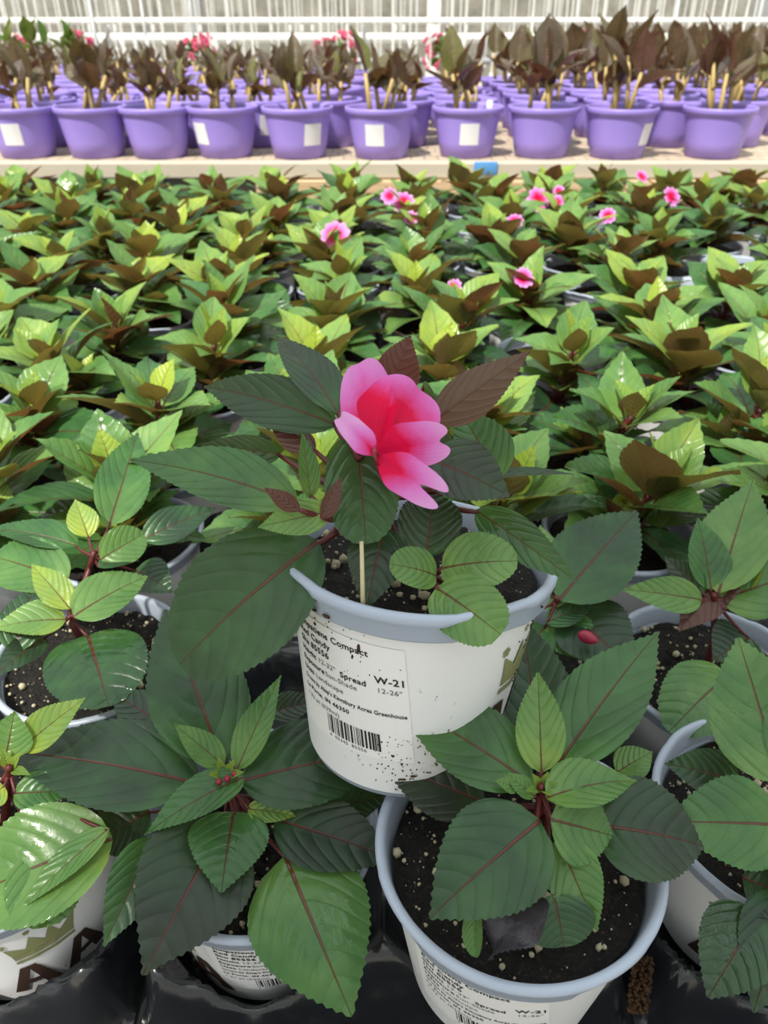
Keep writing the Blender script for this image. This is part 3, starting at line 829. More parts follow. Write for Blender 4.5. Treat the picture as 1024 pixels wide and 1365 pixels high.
h.leaf(205, 1118, 11.2, 138, 1262, 9.8, 68, .5, -15, .14, .25, .66, .5, .3, .60, .80, pet=(300, 1062, 11.6))
h.leaf(200, 1082, 10.6, 132, 1120, 10.0, 78, .5, 0, .10, .2, .93, .5, .2, .6, .6, pet=(300, 1065, 11.4))
h.leaf(228, 975, 11.2, 150, 925, 11.0, 60, .5, 0, .10, .2, .95, .5, .3, pet=A)
h.leaf(330, 1078, 12.4, 395, 1088, 12.2, 32, .5, 0, .1, .2, .35, .5, .4, pet=A)
h.leaf(440, 1075, 10.6, 518, 1062, 10.6, 52, .5, 0, .1, .2, .78, .5, .3, pet=(320, 1062, 11.3))
h.leaf(360, 950, 11.0, 425, 935, 11.4, 40, .5, 0, .1, .2, .95, .5, .3, pet=A)
for dx, dy, e in ((-6, -16, 0), (8, -14, 1), (-14, -2, 2), (16, -4, 3)):
    h.leaf(300 + dx * .3, 1036 + dy * .2, 13.4, 300 + dx * 1.6, 1036 + dy * 1.7, 14.4, 13, .6, 0, .05, .35, .15, .9, .3, pet=None, nu=14)
h.stem((0, 0, 0.075), [(318, 1085, 11.2), (304, 1045, 12.8), (301, 1034, 13.7)])
bm = bmesh.new()
for (x, y) in ((292, 1042), (313, 1032), (303, 1038)):
    q = bmesh.ops.create_icosphere(bm, subdivisions=2, radius=0.0016)
    for v in q['verts']: v.co = h.inv @ (v.co + at(x, y, .1385))
from_bm('bud', bm, M['bud'], h.root)
add_label(h.pot, R(-90 - 22)); add_emblem(h.pot, R(-90 - 50))

# --- front-right plant
h = Hero((0.0565, 0.1965, 0.0545), (0, 0, 0), 'green potted impatiens at front right in a wide blue-grey rim, standing high')
A = (722, 1052, 17.8)
h.leaf(710, 1046, 17.8, 521, 931, 19.0, 104, .5, 8, .10, .16, .74, .5, .25, .68, .86, pet=A)
h.leaf(722, 1030, 18.2, 717, 896, 20.6, 64, .6, 0, .06, .26, .40, .5, .45, .60, .72, pet=A)
h.leaf(742, 1022, 18.0, 878, 842, 20.0, 108, .5, -8, .08, .16, .66, .5, .25, .62, .80, pet=A)
h.leaf(728, 1064, 18.4, 849, 1041, 18.2, 78, .55, -22, .14, .24, .56, .5, .35, .62, .86, pet=A)
h.leaf(734, 1092, 17.8, 816, 1114, 17.0, 92, .5, 15, .14, .2, .60, .5, .4, .62, .70, pet=A)
h.leaf(720, 1094, 17.6, 573, 1224, 15.8, 142, .5, 0, .12, .14, .78, .5, .2, .58, .72, pet=A)
h.leaf(744, 1118, 17.0, 796, 1240, 15.4, 74, .55, 10, .12, .22, .50, .5, .35, .6, .74, pet=(725, 1070, 17))
h.leaf(790, 1100, 16.4, 938, 1128, 15.6, 128, .5, 0, .16, .26, .90, .5, .25, .58, .66, pet=(728, 1070, 16.8))
h.leaf(646, 1070, 15.9, 509, 1018, 16.2, 86, .5, 0, .08, .14, .99, .9, .1, .62, .82, pet=(718, 1075, 16.6))
h.leaf(716, 1000, 16.4, 697, 828, 18.2, 104, .5, 0, .06, .14, .95, .6, .1, .62, .70, pet=(722, 1058, 16.6))
h.leaf(738, 1192, 16.2, 752, 1262, 15.0, 92, .5, 0, .1, .1, .88, .5, .3, .5, .5, pet=(728, 1085, 16.2))
h.leaf(636, 1205, 15.8, 634, 1276, 14.8, 34, .5, 40, .1, .3, .42, .5, .6, .5, .5, pet=(715, 1090, 16))
h.leaf(716, 1192, 16.0, 652, 1280, 15.0, 88, .5, 20, .25, .2, 1.0, .8, .5, .5, .7, wave=.35, mat_=M['dead'], name='withered_leaf', lab='dark withered leaf', pet=(715, 1095, 15.8))
h.leaf(822, 1030, 16.6, 870, 1002, 16.8, 46, .5, 0, .1, .2, .50, .5, .3, pet=A)
h.leaf(690, 1052, 18.2, 660, 1040, 18.6, 20, .5, 0, .1, .2, .38, .5, .3, pet=A, nu=20)
h.leaf(714, 1062, 18.0, 672, 1030, 18.6, 26, .55, 0, .08, .3, .36, .5, .3, pet=A, nu=20)
for dx, dy in ((-8, -14), (6, -16), (14, -6), (-14, 2), (8, 6)):
    h.leaf(722 + dx * .3, 1052 + dy * .2, 18.1, 722 + dx * 1.5, 1052 + dy * 1.5, 18.8, 12, .6, 0, .05, .35, .18, .9, .3, pet=None, nu=14)
h.stem((0, 0, 0.075), [(720, 1080, 16.4), (722, 1056, 17.7), (722, 1048, 18.4)])
add_label(h.pot, R(-90 - 56)); add_emblem(h.pot, R(-90 + 75))

# --- raised plant with the flower, standing on the rims of its neighbours
h = Hero((0.0085, 0.2565, 0.1535), (R(-10), R(4), 0), 'raised potted impatiens with one large pink and red flower')
add_label(h.pot, R(-90 - 68)); add_emblem(h.pot, R(-90 + 61))
next(c for c in h.pot.children if c.name.startswith('label_sleeve')).data.materials[0] = M['dirty_sleeve']
h.pot.scale.z = 1.13; h.pot.location.z = -0.0117      # this pot is a little deeper
A = (452, 690, 27.2); A2 = (520, 650, 27.6)
h.leaf(424, 722, 25.7, 240, 886, 22.0, 158, .5, 0, .14, .16, .80, .5, .25, .56, .56, pet=(450, 706, 26.0))
h.leaf(398, 672, 27.4, 174, 613, 28.8, 84, .55, 10, .12, .18, .62, .6, .35, .64, .74, pet=A)
h.leaf(452, 552, 30.2, 368, 449, 31.4, 62, .5, 10, .12, .2, .93, .7, .25, .62, .85, pet=(480, 612, 29))
h.leaf(450, 566, 29.6, 272, 516, 29.6, 60, .35, -28, .20, .2, .93, .9, .2, .62, .85, pet=(482, 615, 28.6))
h.leaf(518, 528, 30.0, 547, 447, 32.6, 60, .5, 0, .08, .25, .9, 1.0, .2, .62, .75, flip=True, pet=(515, 590, 29))
h.leaf(578, 562, 29.6, 706, 469, 32.2, 58, .5, 12, .05, .22, .9, .80, .2, .62, .80, flip=True, pet=(525, 600, 28.8))
h.leaf(564, 512, 29.6, 612, 602, 28.6, 40, .4, 60, .10, .3, .9, 1.0, .2, pet=(525, 600, 28.6))
h.leaf(572, 612, 28.6, 680, 662, 27.8, 84, .5, 0, .10, .18, .97, .5, .25, .6, .75, pet=(525, 625, 28))
h.leaf(664, 640, 26.4, 612, 545, 28.8, 76, .5, 0, .1, .2, .70, .5, .35, .6, .65, pet=(560, 655, 27))
h.leaf(634, 680, 26.6, 770, 776, 24.9, 50, .45, 22, .16, .2, .72, .5, .7, .62, .80, pet=(560, 665, 26.8))
h.leaf(476, 580, 29.4, 488, 725, 26.6, 96, .6, 0, .16, .16, .70, .6, .75, .55, .48, pet=(500, 610, 28.6))
h.leaf(414, 664, 28.0, 402, 574, 30.4, 32, .5, 25, .05, .3, .55, .6, .3, pet=A)
h.leaf(440, 682, 27.8, 344, 703, 27.4, 40, .4, -28, .12, .25, .42, .9, .3, pet=A)
h.leaf(428, 690, 27.9, 456, 636, 29.4, 30, .5, -20, .08, .4, .35, 1.0, .3, flip=True, pet=A)
h.leaf(400, 680, 28.2, 352, 650, 29.2, 22, .5, -20, .08, .4, .35, 1.0, .3, flip=True, pet=A)
C = (572, 764, 25.0)
h.leaf(582, 768, 25.3, 519, 752, 26.2, 54, .6, 0, .18, .2, .42, .5, .6, .5, .5, pet=C)
h.leaf(588, 758, 25.4, 690, 748, 26.2, 76, .6, 0, .16, .2, .45, .5, .9, .5, .55, pet=C)
h.leaf(582, 784, 25.2, 668, 846, 24.8, 86, .6, 6, .14, .12, .48, .5, .6, .45, .42, pet=C)
h.leaf(512, 704, 26.6, 488, 814, 24.8, 80, .5, 0, .10, .2, 1.0, .5, .4, .5, .75, pet=(515, 668, 27))
h.leaf(568, 742, 25.6, 578, 660, 27.0, 84, .55, 0, .1, .2, .80, .5, .4, .6, .6, pet=(566, 752, 25.3))
h.leaf(374, 606, 28.4, 268, 592, 29.0, 28, .3, -40, .2, .3, .9, 1.0, .2, pet=(450, 650, 28))
h.leaf(420, 600, 28.6, 356, 560, 29.4, 44, .5, 20, .15, .3, .9, 1.0, .2, flip=True, pet=(470, 640, 28))
h.leaf(640, 640, 25.8, 772, 634, 26.2, 22, .35, -25, .1, .25, .94, .5, .3, pet=(570, 660, 26.6))
h.paths += [(h.mat @ Vector((0.02, -0.012, 0.076)), at(572, 764, .253)), (at(505, 690, .262), at(452, 700, .268)), (at(512, 660, .272), at(560, 660, .270))]
h.stem((0, 0.004, 0.075), [(510, 690, 26.2), (514, 640, 28.0), (512, 600, 29.4)], .0027)
bm = bmesh.new(); rp = random.Random(12)     # flakes of peat stuck to the pot's side and rim
flakes = [(-26, .071, .0022, .0060), (-29, .066, .0016, .0030), (-50, .072, .0030, .0022), (-38, .0815, .0050, .0016), (-44, .0815, .0034, .0016), (-8, .024, .0022, .0020), (-3, .020, .0016, .0014), (4, .014, .0040, .0014), (-14, .030, .0014, .0012), (70, .074, .0030, .0040), (66, .068, .0018, .0020), (-2, .012, .0050, .0013), (3, .009, .0030, .0013)]
flakes += [(rp.gauss(-4, 9), rp.uniform(.006, .034), rp.uniform(.0004, .0011), rp.uniform(.0004, .0009)) for _ in range(70)] + [(rp.gauss(70, 8), rp.uniform(.045, .088), rp.uniform(.0005, .0014), rp.uniform(.0005, .0016)) for _ in range(40)] + [(rp.gauss(-32, 14), rp.uniform(.055, .078), rp.uniform(.0003, .0010), rp.uniform(.0003, .0009)) for _ in range(30)]
for (dg_, z, w_, h_) in flakes:
    a = R(-90 + dg_); rr = (0.0588 if z > .079 else body_r(z)) + 0.0007
    q = bmesh.ops.create_icosphere(bm, subdivisions=2, radius=1)
    for v in q['verts']:
        k = 0.7 + 0.6 * mnoise.noise(v.co * 2.3 + Vector((dg_, z * 100, 0)))
        v.co = Vector((math.cos(a), math.sin(a), 0)) * (rr + v.co.y * .0006) + Vector((-math.sin(a), math.cos(a), 0)) * (v.co.x * w_ * .5 * k) + UP * (z + v.co.z * h_ * .5 * k)
fl_ = from_bm('peat_flakes', bm, M['peat'], h.pot); fl_['kind'] = 'stuff'; fl_['label'] = 'brown peat flakes'
# white straw in the pot
bm = bmesh.new(); add_tube(bm, [h.inv @ at(482, 722, .275), h.inv @ at(483, 765, .263), h.inv @ at(484, 809, .2500)], [.0007, .0008, .0009], 8)
o = from_bm('straw_stake', bm, M['straw'], h.root); o['label'] = 'thin pale stake'
# the big flower
fr = empty('flower', (0, 0, 0)); fr.parent = h.root; fr['label'] = 'large pink flower with a red eye'
def bigpetal(B, T, w, reach, seed, bend=.1, fold=.1, notch=.3, wave=.06, hint=None, roll=0, droop=0.0):
    B_, T_ = at(*B[:2], B[2] / 100), at(*T[:2], T[2] / 100)
    toc = (CAM - (B_ + T_) * .5).normalized()
    hn = Vector(hint) if hint else toc
    o = blades_to_object('petal', [petal(B_, T_, w * .5 * project(T_)[2] / FPX, hn, seed, reach, bend, fold, notch, wave, h.inv, 22, 12, roll, droop)], M['petal'], fr)
    return o
E_ = (501, 598, 31.0)
bigpetal((502, 598, 29.9), (513, 503, 30.6), 40, .62, 1, -.04, .1, .1)
bigpetal((500, 602, 30.5), (478, 483, 32.0), 80, .66, 2, -.12, .16, .04, .04, None, -22)
bigpetal((502, 600, 30.6), (560, 516, 31.6), 112, .82, 3, -.10, .12, .05, .04, None, 6)
bigpetal((504, 602, 30.9), (601, 586, 31.3), 66, .56, 4, -.05, .05, .34, .03, None, 14)
bigpetal((504, 610, 31.0), (594, 668, 30.2), 56, .46, 5, -.04, .05, .85, .02)
bigpetal((500, 606, 31.1), (451, 553, 32.3), 44, .30, 6, .14, -.1, .12, .10, None, 34)
bm = bmesh.new(); add_tube(bm, [h.inv @ at(499, 592, .3125), h.inv @ at(500, 604, .3125), h.inv @ at(503, 620, .308)], [.0007, .0011, .0008], 8); from_bm('flower_centre', bm, M['petal'] and M['bud'], fr)
bm = bmesh.new(); add_tube(bm, [h.inv @ p for p in bez(at(503, 618, .307), at(512, 640, .296), at(514, 640, .280), 6)], .0012, 8); from_bm('flower_stalk', bm, M['stem'], fr)

# --- plant cut by the left edge, front
h = Hero((-0.193, 0.240, 0.006), (0, 0, 0), 'yellow-green potted impatiens at lower left edge beside a black tray end')
A = (12, 1026, 13.4)
h.leaf(150, 1118, 11.8, -40, 1196, 10.4, 140, .5, 0, .12, .2, .46, .5, .4, .55, .6, pet=(20, 1060, 12))
h.leaf(146, 1104, 12.4, 28, 1212, 11.0, 40, .5, 10, .10, .3, .40, .6, .3, pet=(20, 1050, 12.4))
h.leaf(60, 1130, 11.4, 62, 1236, 10.2, 96, .5, 0, .12, .15, .52, .5, .4, .5, .5, pet=(15, 1060, 12))
h.leaf(28, 998, 13.8, 114, 930, 15.6, 48, .6, 0, .06, .25, .22, .5, .3, pet=A)
h.leaf(8, 1010, 13.8, 20, 948, 15.4, 60, .6, 0, .06, .25, .48, .5, .5, pet=A)
h.leaf(18, 1058, 12.8, 100, 1056, 12.6, 50, .5, 0, .1, .2, .62, .5, .3, pet=A)
h.leaf(6, 1048, 13.2, -30, 1076, 13.0, 40, .5, 0, .1, .2, .2, .5, .3, pet=A)
h.leaf(-6, 1010, 13.2, -110, 960, 14.0, 90, .5, 0, .1, .2, .6, .5, .3, pet=A)
h.leaf(-10, 1060, 12.6, -140, 1090, 12.0, 100, .5, 0, .1, .2, .6, .5, .3, pet=A)
for dx, dy in ((-5, -16), (9, -12), (16, 4)):
    h.leaf(12 + dx * .3, 1026 + dy * .2, 13.6, 12 + dx * 1.8, 1026 + dy * 1.8, 14.6, 14, .6, 0, .05, .35, .15, 1, .3, pet=None, nu=14)
h.stem((0, 0, 0.075), [(8, 1060, 12), (12, 1030, 13.4), (12, 1022, 14)])
add_emblem(h.pot, R(-90 + 36)); add_label(h.pot, R(-90 - 100))

# --- plant on the right edge, front
h = Hero((0.194, 0.238, 0.018), (0, 0, 0), 'potted impatiens at lower right edge with pale upright leaf and round wet leaf')
A = (1050, 1052, 14.4)
h.leaf(1042, 1046, 14.6, 984, 850, 17.6, 124, .5, -10, .08, .16, .60, .5, .5, .60, .72, pet=A)
h.leaf(1046, 1100, 14.0, 882, 1096, 14.0, 112, .5, -8, .10, .16, .62, .5, .35, .62, .78, pet=A)
h.leaf(1012, 1216, 11.6, 944, 1330, 10.2, 104, .5, 0, .12, .16, .78, .5, .8, .5, .62, pet=(1045, 1110, 12.6))
h.leaf(1046, 1190, 11.8, 1004, 1350, 10.0, 96, .5, -12, .12, .16, .90, .5, .3, .6, .75, pet=(1045, 1110, 12.6))
h.leaf(986, 1042, 12.4, 886, 1018, 12.4, 62, .5, 0, .1, .16, .90, .5, .3, pet=(1045, 1070, 13))
h.leaf(990, 1170, 12.0, 1060, 1200, 11.6, 80, .5, 0, .1, .2, .85, .5, .3, pet=(1045, 1100, 12.6))
h.leaf(1060, 1060, 14.6, 1180, 1090, 14.8, 110, .5, 0, .1, .2, .6, .5, .3, pet=A)
h.leaf(1056, 1040, 14.8, 1100, 880, 17.4, 100, .5, 0, .1, .2, .6, .5, .3, pet=A)
h.leaf(1060, 1100, 13.6, 1140, 1240, 12, 120, .5, 0, .1, .2, .6, .5, .3, pet=A)
h.stem((0, 0, 0.075), [(1058, 1110, 12.2), (1052, 1062, 14), (1050, 1050, 14.8)])
add_emblem(h.pot, R(-90 - 30))

# --- middle right plant
h = Hero((0.201, 0.350, 0.006), (0, 0, 0), 'potted impatiens right of the raised pot, with a glossy green leaf over its dark soil')
A = (952, 800, 14.0)
h.leaf(972, 898, 11.2, 892, 976, 10.2, 100, .5, 0, .14, .16, .46, .5, .7, .5, .6, pet=(955, 850, 11.6))
h.leaf(962, 774, 14.6, 905, 842, 13.0, 52, .5, 0, .1, .3, .80, 1.0, .2, flip=True, pet=A)
h.leaf(1000, 850, 12.2, 950, 880, 11.6, 74, .5, 0, .1, .2, .85, .5, .3, pet=A)
h.leaf(958, 790, 14.6, 1004, 640, 18.4, 92, .5, -8, .06, .2, .42, .5, .3, pet=A)
h.leaf(948, 786, 14.6, 930, 690, 17.6, 60, .5, 20, .06, .25, .62, .5, .3, pet=A)
h.leaf(938, 792, 14.4, 886, 742, 15.6, 34, .45, -20, .1, .2, .92, .6, .3, pet=A)
h.leaf(990, 792, 14.4, 1010, 690, 17.4, 48, .5, -25, .05, .3, .20, .5, .3, pet=A)
h.leaf(960, 800, 14.0, 1090, 760, 16.2, 90, .5, 0, .1, .2, .5, .6, .3, pet=A)
h.leaf(940, 810, 13.8, 905, 780, 15.0, 30, .5, 0, .1, .3, .3, 1, .3, flip=True, pet=A)
h.leaf(966, 812, 13.8, 992, 770, 15.2, 34, .5, 0, .1, .3, .5, 1, .3, flip=True, pet=A)
h.leaf(936, 800, 14.2, 828, 786, 15.0, 40, .3, -25, .12, .2, .5, 1.0, .3, pet=A)
h.stem((0, 0, 0.075), [(953, 850, 11.6), (952, 806, 13.6), (952, 792, 14.6)])

# --- plant between the raised pot and the middle right one (pot hidden below)
h = Hero((0.085, 0.352, 0.006), (0, 0, 0), 'potted impatiens behind the raised pot at right, with a large grey-green leaf and red bud')
A = (742, 800, 14.0)
h.leaf(746, 800, 14.2, 850, 682, 16.6, 108, .5, 0, .08, .18, .80, .6, .25, .55, .70, pet=A)
h.leaf(752, 786, 14.4, 832, 764, 14.2, 60, .5, 0, .1, .2, .76, .5, .3, pet=A)
h.leaf(728, 830, 13.0, 792, 806, 13.4, 36, .45, 0, .1, .2, .72, .6, .3, pet=A)
h.leaf(726, 812, 13.4, 756, 730, 15.4, 56, .5, 0, .08, .2, .5, .6, .3, pet=A)
h.leaf(742, 826, 12.6, 786, 884, 11.8, 66, .5, 0, .1, .16, .62, .5, .5, pet=A)
h.leaf(760, 815, 12.8, 846, 900, 12.2, 96, .5, 0, .12, .16, .94, .5, .2, pet=A)
h.leaf(728, 836, 12.4, 660, 905, 12.0, 62, .5, 0, .1, .2, .85, .5, .2, pet=A)
h.leaf(738, 790, 14.4, 720, 700, 15.2, 44, .5, 0, .1, .2, .4, .6, .3, pet=A)
h.stem((0, 0, 0.075), [(742, 830, 12), (742, 806, 13.6), (742, 796, 14.4)])
bm = bmesh.new(); q = bmesh.ops.create_icosphere(bm, subdivisions=3, radius=1.0); ax_ = (at(804, 858, .134) - at(766, 842, .134))
rot = ax_.to_track_quat('X', 'Z').to_matrix()
for v in q['verts']:
    c = v.co.copy(); s = 1 - 0.35 * max(0, c.x)
    v.co = h.inv @ (at(784, 850, .134) + rot @ Vector((c.x * .0062, c.y * .0038 * s, c.z * .0038 * s)))
from_bm('bud', bm, M['bud'], h.root)

# --- middle left plant
h = Hero((-0.186, 0.362, 0.006), (0, 0, 0), 'bright potted impatiens left of the raised pot, with two leaf tufts on red stems')
A = (125, 742, 15.0); B2 = (94, 820, 13.6)
h.leaf(146, 700, 15.4, 184, 577, 18.2, 66, .5, 15, .06, .2, .62, .6, .3, .6, .75, pet=A)
h.leaf(118, 716, 15.6, 100, 666, 17.0, 40, .6, 0, .05, .25, .16, .6, .3, pet=A)
h.leaf(104, 728, 15.2, -20, 706, 15.6, 50, .35, 15, .12, .2, .72, .9, .3, pet=A)
h.leaf(134, 746, 15.2, 192, 712, 15.8, 46, .5, 20, .2, .2, .48, .6, .35, .6, .6, pet=A)
h.leaf(130, 756, 15.0, 186, 748, 14.6, 30, .35, -20, .2, .2, .85, .6, .3, pet=A)
h.leaf(90, 776, 14.4, -10, 742, 14.8, 78, .5, 0, .1, .2, .50, .6, .4, .5, .55, pet=B2)
h.leaf(94, 812, 14.0, 42, 752, 15.4, 42, .5, 0, .06, .28, .18, .7, .3, pet=B2)
h.leaf(98, 822, 13.8, 197, 768, 14.2, 66, .5, -10, .1, .22, .40, .6, .4, .6, .72, pet=B2)
h.leaf(88, 826, 13.6, -10, 838, 14.0, 52, .4, 10, .12, .22, .26, .9, .3, pet=B2)
h.leaf(117, 846, 12.2, 146, 942, 11.2, 130, .5, 0, .12, .14, .66, .5, .6, .5, .5, pet=(98, 828, 12.8))
h.leaf(20, 870, 12.8, 46, 778, 14.6, 56, .4, 0, .1, .2, .88, .6, .3)
h.leaf(190, 720, 13.6, 288, 678, 14.0, 42, .4, 10, .12, .2, .80, .6, .3, pet=A)
h.leaf(180, 760, 12.4, 230, 790, 12.0, 56, .5, 0, .1, .2, .8, .5, .3, pet=A)
h.leaf(60, 850, 12.6, -10, 905, 12.8, 40, .4, 0, .1, .2, .9, .6, .3, pet=B2)
h.stem((0, 0, 0.075), [(96, 830, 12.8), (118, 760, 14.4), (126, 735, 15.6)])
bl = [petal(at(62, 872, .128), at(48, 902, .122), .006, (0, -.6, .8), 5, .5)]
o = blades_to_object('flower', bl, M['petal'], h.root); o['label'] = 'half hidden pink petal'

# crumbs of peat lying on the raised pot's rim and side
# crumbs of peat spilled on the tray beside the front-right pot
bm = bmesh.new(); rp = random.Random(4)
for k in range(420):
    t = rp.random(); p = at(858 + rp.uniform(-14, 14) - 8 * t, 1275 + t * 75, 0.066 - 0.006 * t + rp.uniform(-.003, .001))
    q = bmesh.ops.create_icosphere(bm, subdivisions=1, radius=rp.uniform(.0004, .0011))
    for v in q['verts']: v.co = v.co * rp.uniform(.7, 1.2) + p
o = from_bm('spilled_peat', bm, M['peat'], None, False); tag(o, 'crumbs of brown peat spilled on the black tray', 'spilled soil', None, 'stuff')

# ------------------------------------------------------------------ cannas in purple pots
PPR, PPH = 0.088, 0.112
pv, pf = lathe([(0.055, 0.0), (0.064, 0.002), (0.070, 0.035), (0.0745, 0.062), (0.0752, 0.068), (0.0795, 0.090), (0.0800, 0.0975), (0.0855, 0.0985), (0.0874, 0.101), (0.0880, 0.1085), (0.0868, 0.1118), (0.0835, 0.112),
                (0.0815, 0.108), (0.078, 0.085), (0.076, 0.08)], 64)
cs_v, cs_f = soil_mesh(40, 0.0785, 0.090, 0.003, 8)
def canna_blades(seed, height, nst):
    rd = random.Random(seed); stems = []
    for k in range(nst):
        a = rd.uniform(0, 6.28); r = rd.uniform(.012, .042); b0 = Vector((r * math.cos(a), r * math.sin(a), 0.088))
        hgt = height * rd.uniform(.62, 1.0); lean = Vector((rd.uniform(-.03, .03), rd.uniform(-.03, .03), 0))
        top = b0 + UP * hgt * .60 + lean; bl = []
        nl = rd.choice([2, 2, 3])
        a0 = rd.uniform(0, 6.28)
        for q in range(nl):
            f = q / max(1, nl - 1); ang = a0 + q * 2.3
            out = Vector((math.cos(ang), math.sin(ang), 0)); el = R(34 + 40 * f + rd.uniform(-18, 14))
            B = b0.lerp(top, .62 + .38 * f); L = hgt * rd.uniform(.48, .70)
            T = B + (out * math.cos(el) + UP * math.sin(el)) * L
            bl.append(leaf_mesh(B, T, L * rd.uniform(.25, .36), UP * .5 - out, rd.uniform(-.05, .16), rd.uniform(.2, .6), rd.uniform(-25, 25), 12, 3, .62, .72, 0, min(1, max(0, rd.gauss(.62, .24))), rd.uniform(.6, 1), .3, .05, rd.uniform(-.08, .08), 0, rd.randint(0, 99)))
        stems.append((b0, top, bl))
    return stems
def new_canna(seed, height, parts, sticker):
    root = empty('potted_canna')
    pot = from_np('pot', pv, pf, M['purple'], root)
    from_np('soil', cs_v, cs_f, M['soil'], root)
    st = canna_blades(seed, height, 4)
    if parts:
        for (b0, t, bl) in st:
            bm = bmesh.new(); add_tube(bm, [b0 - UP * .004, b0.lerp(t, .5), t], [.0062, .0055, .004], 8); from_bm('stem', bm, M['canna_stem'], root)
            for b_ in bl: blades_to_object('leaf', [b_], M['canna'], root)
    else:
        bm = bmesh.new()
        for (b0, t, bl) in st: add_tube(bm, [b0 - UP * .004, b0.lerp(t, .5), t], [.0062, .0055, .004], 6)
        from_bm('stem', bm, M['canna_stem'], root)
        blades_to_object('foliage', [b_ for s_ in st for b_ in s_[2]], M['canna'], root)
    return root
def add_sticker(root, deg):
    pot = next(c for c in root.children if c.name.startswith('pot'))
    g = 6; vs, fs = [], []
    for i in range(g + 1):
        for z in (0.032, 0.056, 0.080):
            r = np.interp(z, [0.002, 0.035, 0.062, 0.068, 0.086], [0.064, 0.070, 0.0745, 0.0752, 0.079]) + 0.0008
            a = R(-90 + deg) + (i / g - .5) * 0.046 / r - root.rotation_euler.z
            vs.append((r * math.cos(a), r * math.sin(a), z))
    for i in range(g):
        for j in range(2): fs.append((i * 3 + j, i * 3 + 3 + j, i * 3 + 4 + j, i * 3 + 1 + j))
    s = from_np('sticker', vs, fs, M['sticker'], pot); s['label'] = 'white sticker'
front = [(30, -1), (124, None), (210, None), (298, -42), (398, 34), (508, -12), (623, 0), (724, None), (825, 48), (954, None)]
CY0 = BY0 + 0.13
rc = random.Random(5)
def hgt_at(x): return 0.142 + 0.072 * min(1, max(0, (x + 0.2) / 0.75))
canna_rows = {}
xs0 = [atY(px, 190, CY0 - .02).x for px, _ in front]
for k, (px, stk) in enumerate(front):
    o = new_canna(400 + k, hgt_at(xs0[k]) * rc.uniform(.92, 1.12), True, stk)
    o.location = (xs0[k], CY0 + rc.uniform(-.01, .01), BZ); o.rotation_euler.z = rc.uniform(0, 6.28)
    if stk is not None: add_sticker(o, stk)
    canna_rows.setdefault(0, []).append((o, stk is not None))
lo = [new_canna(450 + k, .115, False, None) for k in range(3)]; hi = [new_canna(460 + k, .165, False, None) for k in range(3)]
used = set()
def canna_at(x, y, row, stk=None):
    P = hi if x > 0.22 else lo; k = rc.randrange(3); p = P[k]
    if (x > 0.22, k) not in used: used.add((x > 0.22, k)); o = p
    else: o = copy_tree(p)
    o.location = (x, y, BZ); o.rotation_euler = (0, 0, rc.uniform(0, 6.28))
    if stk is not None: add_sticker(o, stk)
    canna_rows.setdefault(row, []).append((o, stk is not None))
for row in range(1, 9):
    y = CY0 + 0.185 * row; depth = y * .8387 + .31 * .5446; half = .5 * depth + .10
    for k in range(-9, 10):
        # columns: a block at the left set staggered, three columns in the middle with open lanes, a block at the right
        x = k * 0.19 + (0.05 if row % 2 else -0.03) if k * 0.19 < 0.0 else None
        if x is not None and abs(x) < half and x < -0.02:
            canna_at(x + rc.uniform(-.01, .01), y, row, -30 + rc.uniform(-20, 60) if row == 1 and k % 2 == 0 else None)
    cols = [0.045, 0.215, 0.425, 0.622] if row < 6 else []
    for x in cols + [0.81, 0.99, 1.17, 1.35, 1.53]:
        if x < half: canna_at(x + rc.uniform(-.008, .008) + (0.0 if row != 1 or x < .7 else -.045), y, row)
for p_ in lo + hi:
    if p_.location.length < 0.1:
        for c in list(p_.children_recursive): bpy.data.objects.remove(c)
        bpy.data.objects.remove(p_)
# a plant tag in one front pot, and three green-leaved plants at the far left behind
o = canna_rows[0][6][0]
bm = bmesh.new(); add_box(bm, (0, 0, 0), (0.014, 0.0008, 0.034), 0.0002); t_ = from_bm('plant_tag', bm, M['sticker'], o)
t_.matrix_parent_inverse = Matrix.Identity(4); t_.rotation_euler.z = -o.rotation_euler.z
t_.location = Matrix.Rotation(-o.rotation_euler.z, 3, 'Z') @ Vector((0.045, -0.062, 0.112)); t_['label'] = 'white plant tag'
for k, px in enumerate((22, 52, 100)):
    o = new_canna(480 + k, .21, True, None); y = CY0 + 0.185 * 9 + 0.02 * k
    o.location = (atY(px, 80, y).x, y, BZ)
    for c in o.children:
        if c.name.startswith('leaf'):
            c.data.materials[0] = M['leaf']
            for a_ in c.data.attributes['tint'].data: a_.color = (0.5, 0.1, 0.3, 1)
    tag(o, ('green-leaved plant at the far left behind the bronze cannas', 'bright green plant second from left behind all canna rows', 'green-leaved plant third from left behind all canna rows')[k], 'potted plant', 'green plants behind the cannas')
for row, r in canna_rows.items():
    r.sort(key=lambda q: project(q[0].location)[0])
    for k, (o, s) in enumerate(r):
        what = 'bronze canna in purple pot with white sticker' if s else 'bronze canna in purple pot'
        tag(o, '%s, %s canna row, %s from the left' % (what, 'nearest' if row == 0 else ordn(row + 1), ordn(k + 1)), 'potted plant', 'cannas in purple pots')

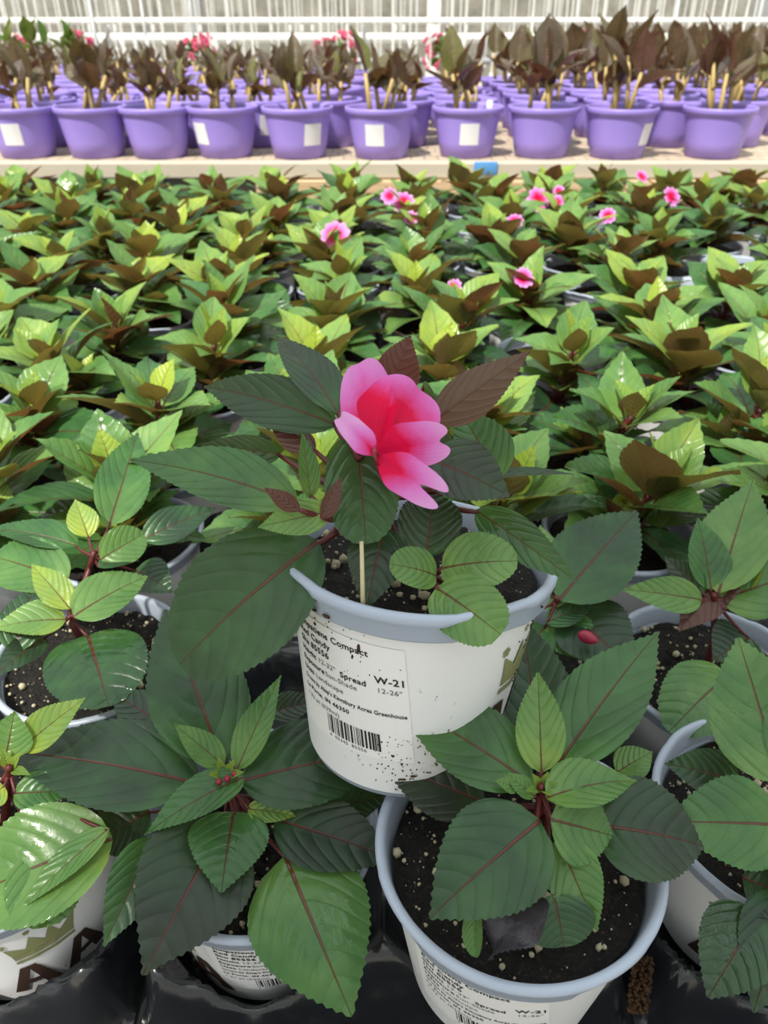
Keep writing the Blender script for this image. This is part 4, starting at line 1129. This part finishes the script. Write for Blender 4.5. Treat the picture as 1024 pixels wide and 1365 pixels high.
# ------------------------------------------------------------------ flowering baskets far behind
fbn = empty('far_bench', (0, 7.4, -0.12)); tag(fbn, 'long pale bench with pink flowering baskets before the back wall', 'bench')
bm = bmesh.new(); add_box(bm, (0, 0, 0.0), (10, 0.9, 0.05)); from_bm('bench_top', bm, M['white_metal'], fbn, False)
for sx in (-4.5, -1.5, 1.5, 4.5):
    bm = bmesh.new(); add_box(bm, (sx, 0, (FLOOR_Z + 0.12 - 0.025) / 2), (0.08, 0.5, -FLOOR_Z - 0.145)); from_bm('leg', bm, M['grey_metal'], fbn, False)
M['pinkfar'] = simple('pink_blossom', (0.70, 0.10, 0.20), 0.6, 0.3, 0.6, 20)
def basket(seed):
    rd = random.Random(seed); root = empty('flowering_basket')
    vs, fs = lathe([(0.001, 0), (0.09, 0), (0.12, 0.06), (0.13, 0.14), (0.12, 0.14), (0.001, 0.13)], 20); from_np('basket', vs, fs, M['white_metal'], root)
    bl = []
    for k in range(90):
        d = Vector((rd.gauss(0, 1), rd.gauss(0, 1), rd.gauss(0, .8) + .2)).normalized(); B = Vector((0, 0, 0.15)) + d * rd.uniform(.03, .08) + UP * .06
        bl.append(leaf_mesh(B, B + d * .08, .022, Vector((0, 0, 1)) + d * .3 + Vector((.1, .1, 0)), .1, .2, 0, 4, 1, serr=0, age=rd.uniform(.2, .7), red=.3))
    blades_to_object('foliage', bl, M['leaf'], root)
    bm = bmesh.new()
    for k in range(40):
        d = Vector((rd.gauss(0, 1), rd.gauss(0, 1) - .3, rd.gauss(0, .8) + .3)).normalized(); c = Vector((0, 0, 0.24)) + Vector((d.x * .20, d.y * .16, d.z * .15)) * rd.uniform(.6, 1.1)
        for f in range(5):
            a = f * 1.2566; e = d.cross(UP).normalized(); g = d.cross(e)
            q = bmesh.ops.create_icosphere(bm, subdivisions=1, radius=.019)
            for v in q['verts']: v.co = v.co * .8 + c + (e * math.cos(a) + g * math.sin(a)) * .019
    o = from_bm('blossoms', bm, M['pinkfar'], root); o['kind'] = 'stuff'
    return root
b0 = [basket(1), basket(2)]
bl_px = [(20, 60), (110, 66), (262, 52), (447, 46), (590, 40), (792, 40)]
for k, (px, py) in enumerate(bl_px):
    o = b0[k] if k < 2 else copy_tree(b0[k % 2])
    p = atY(px, 60, 7.3 + 0.12 * (k % 3 - 1)); o.location = (p.x, p.y, -0.092); o.rotation_euler.z = k
    wh = {0: 'leftmost pink flowering basket on the far bench'}.get(k, '%s pink flowering basket from the left on the far bench' % ordn(k + 1))
    tag(o, wh, 'flowering basket', 'pink baskets on the far bench')
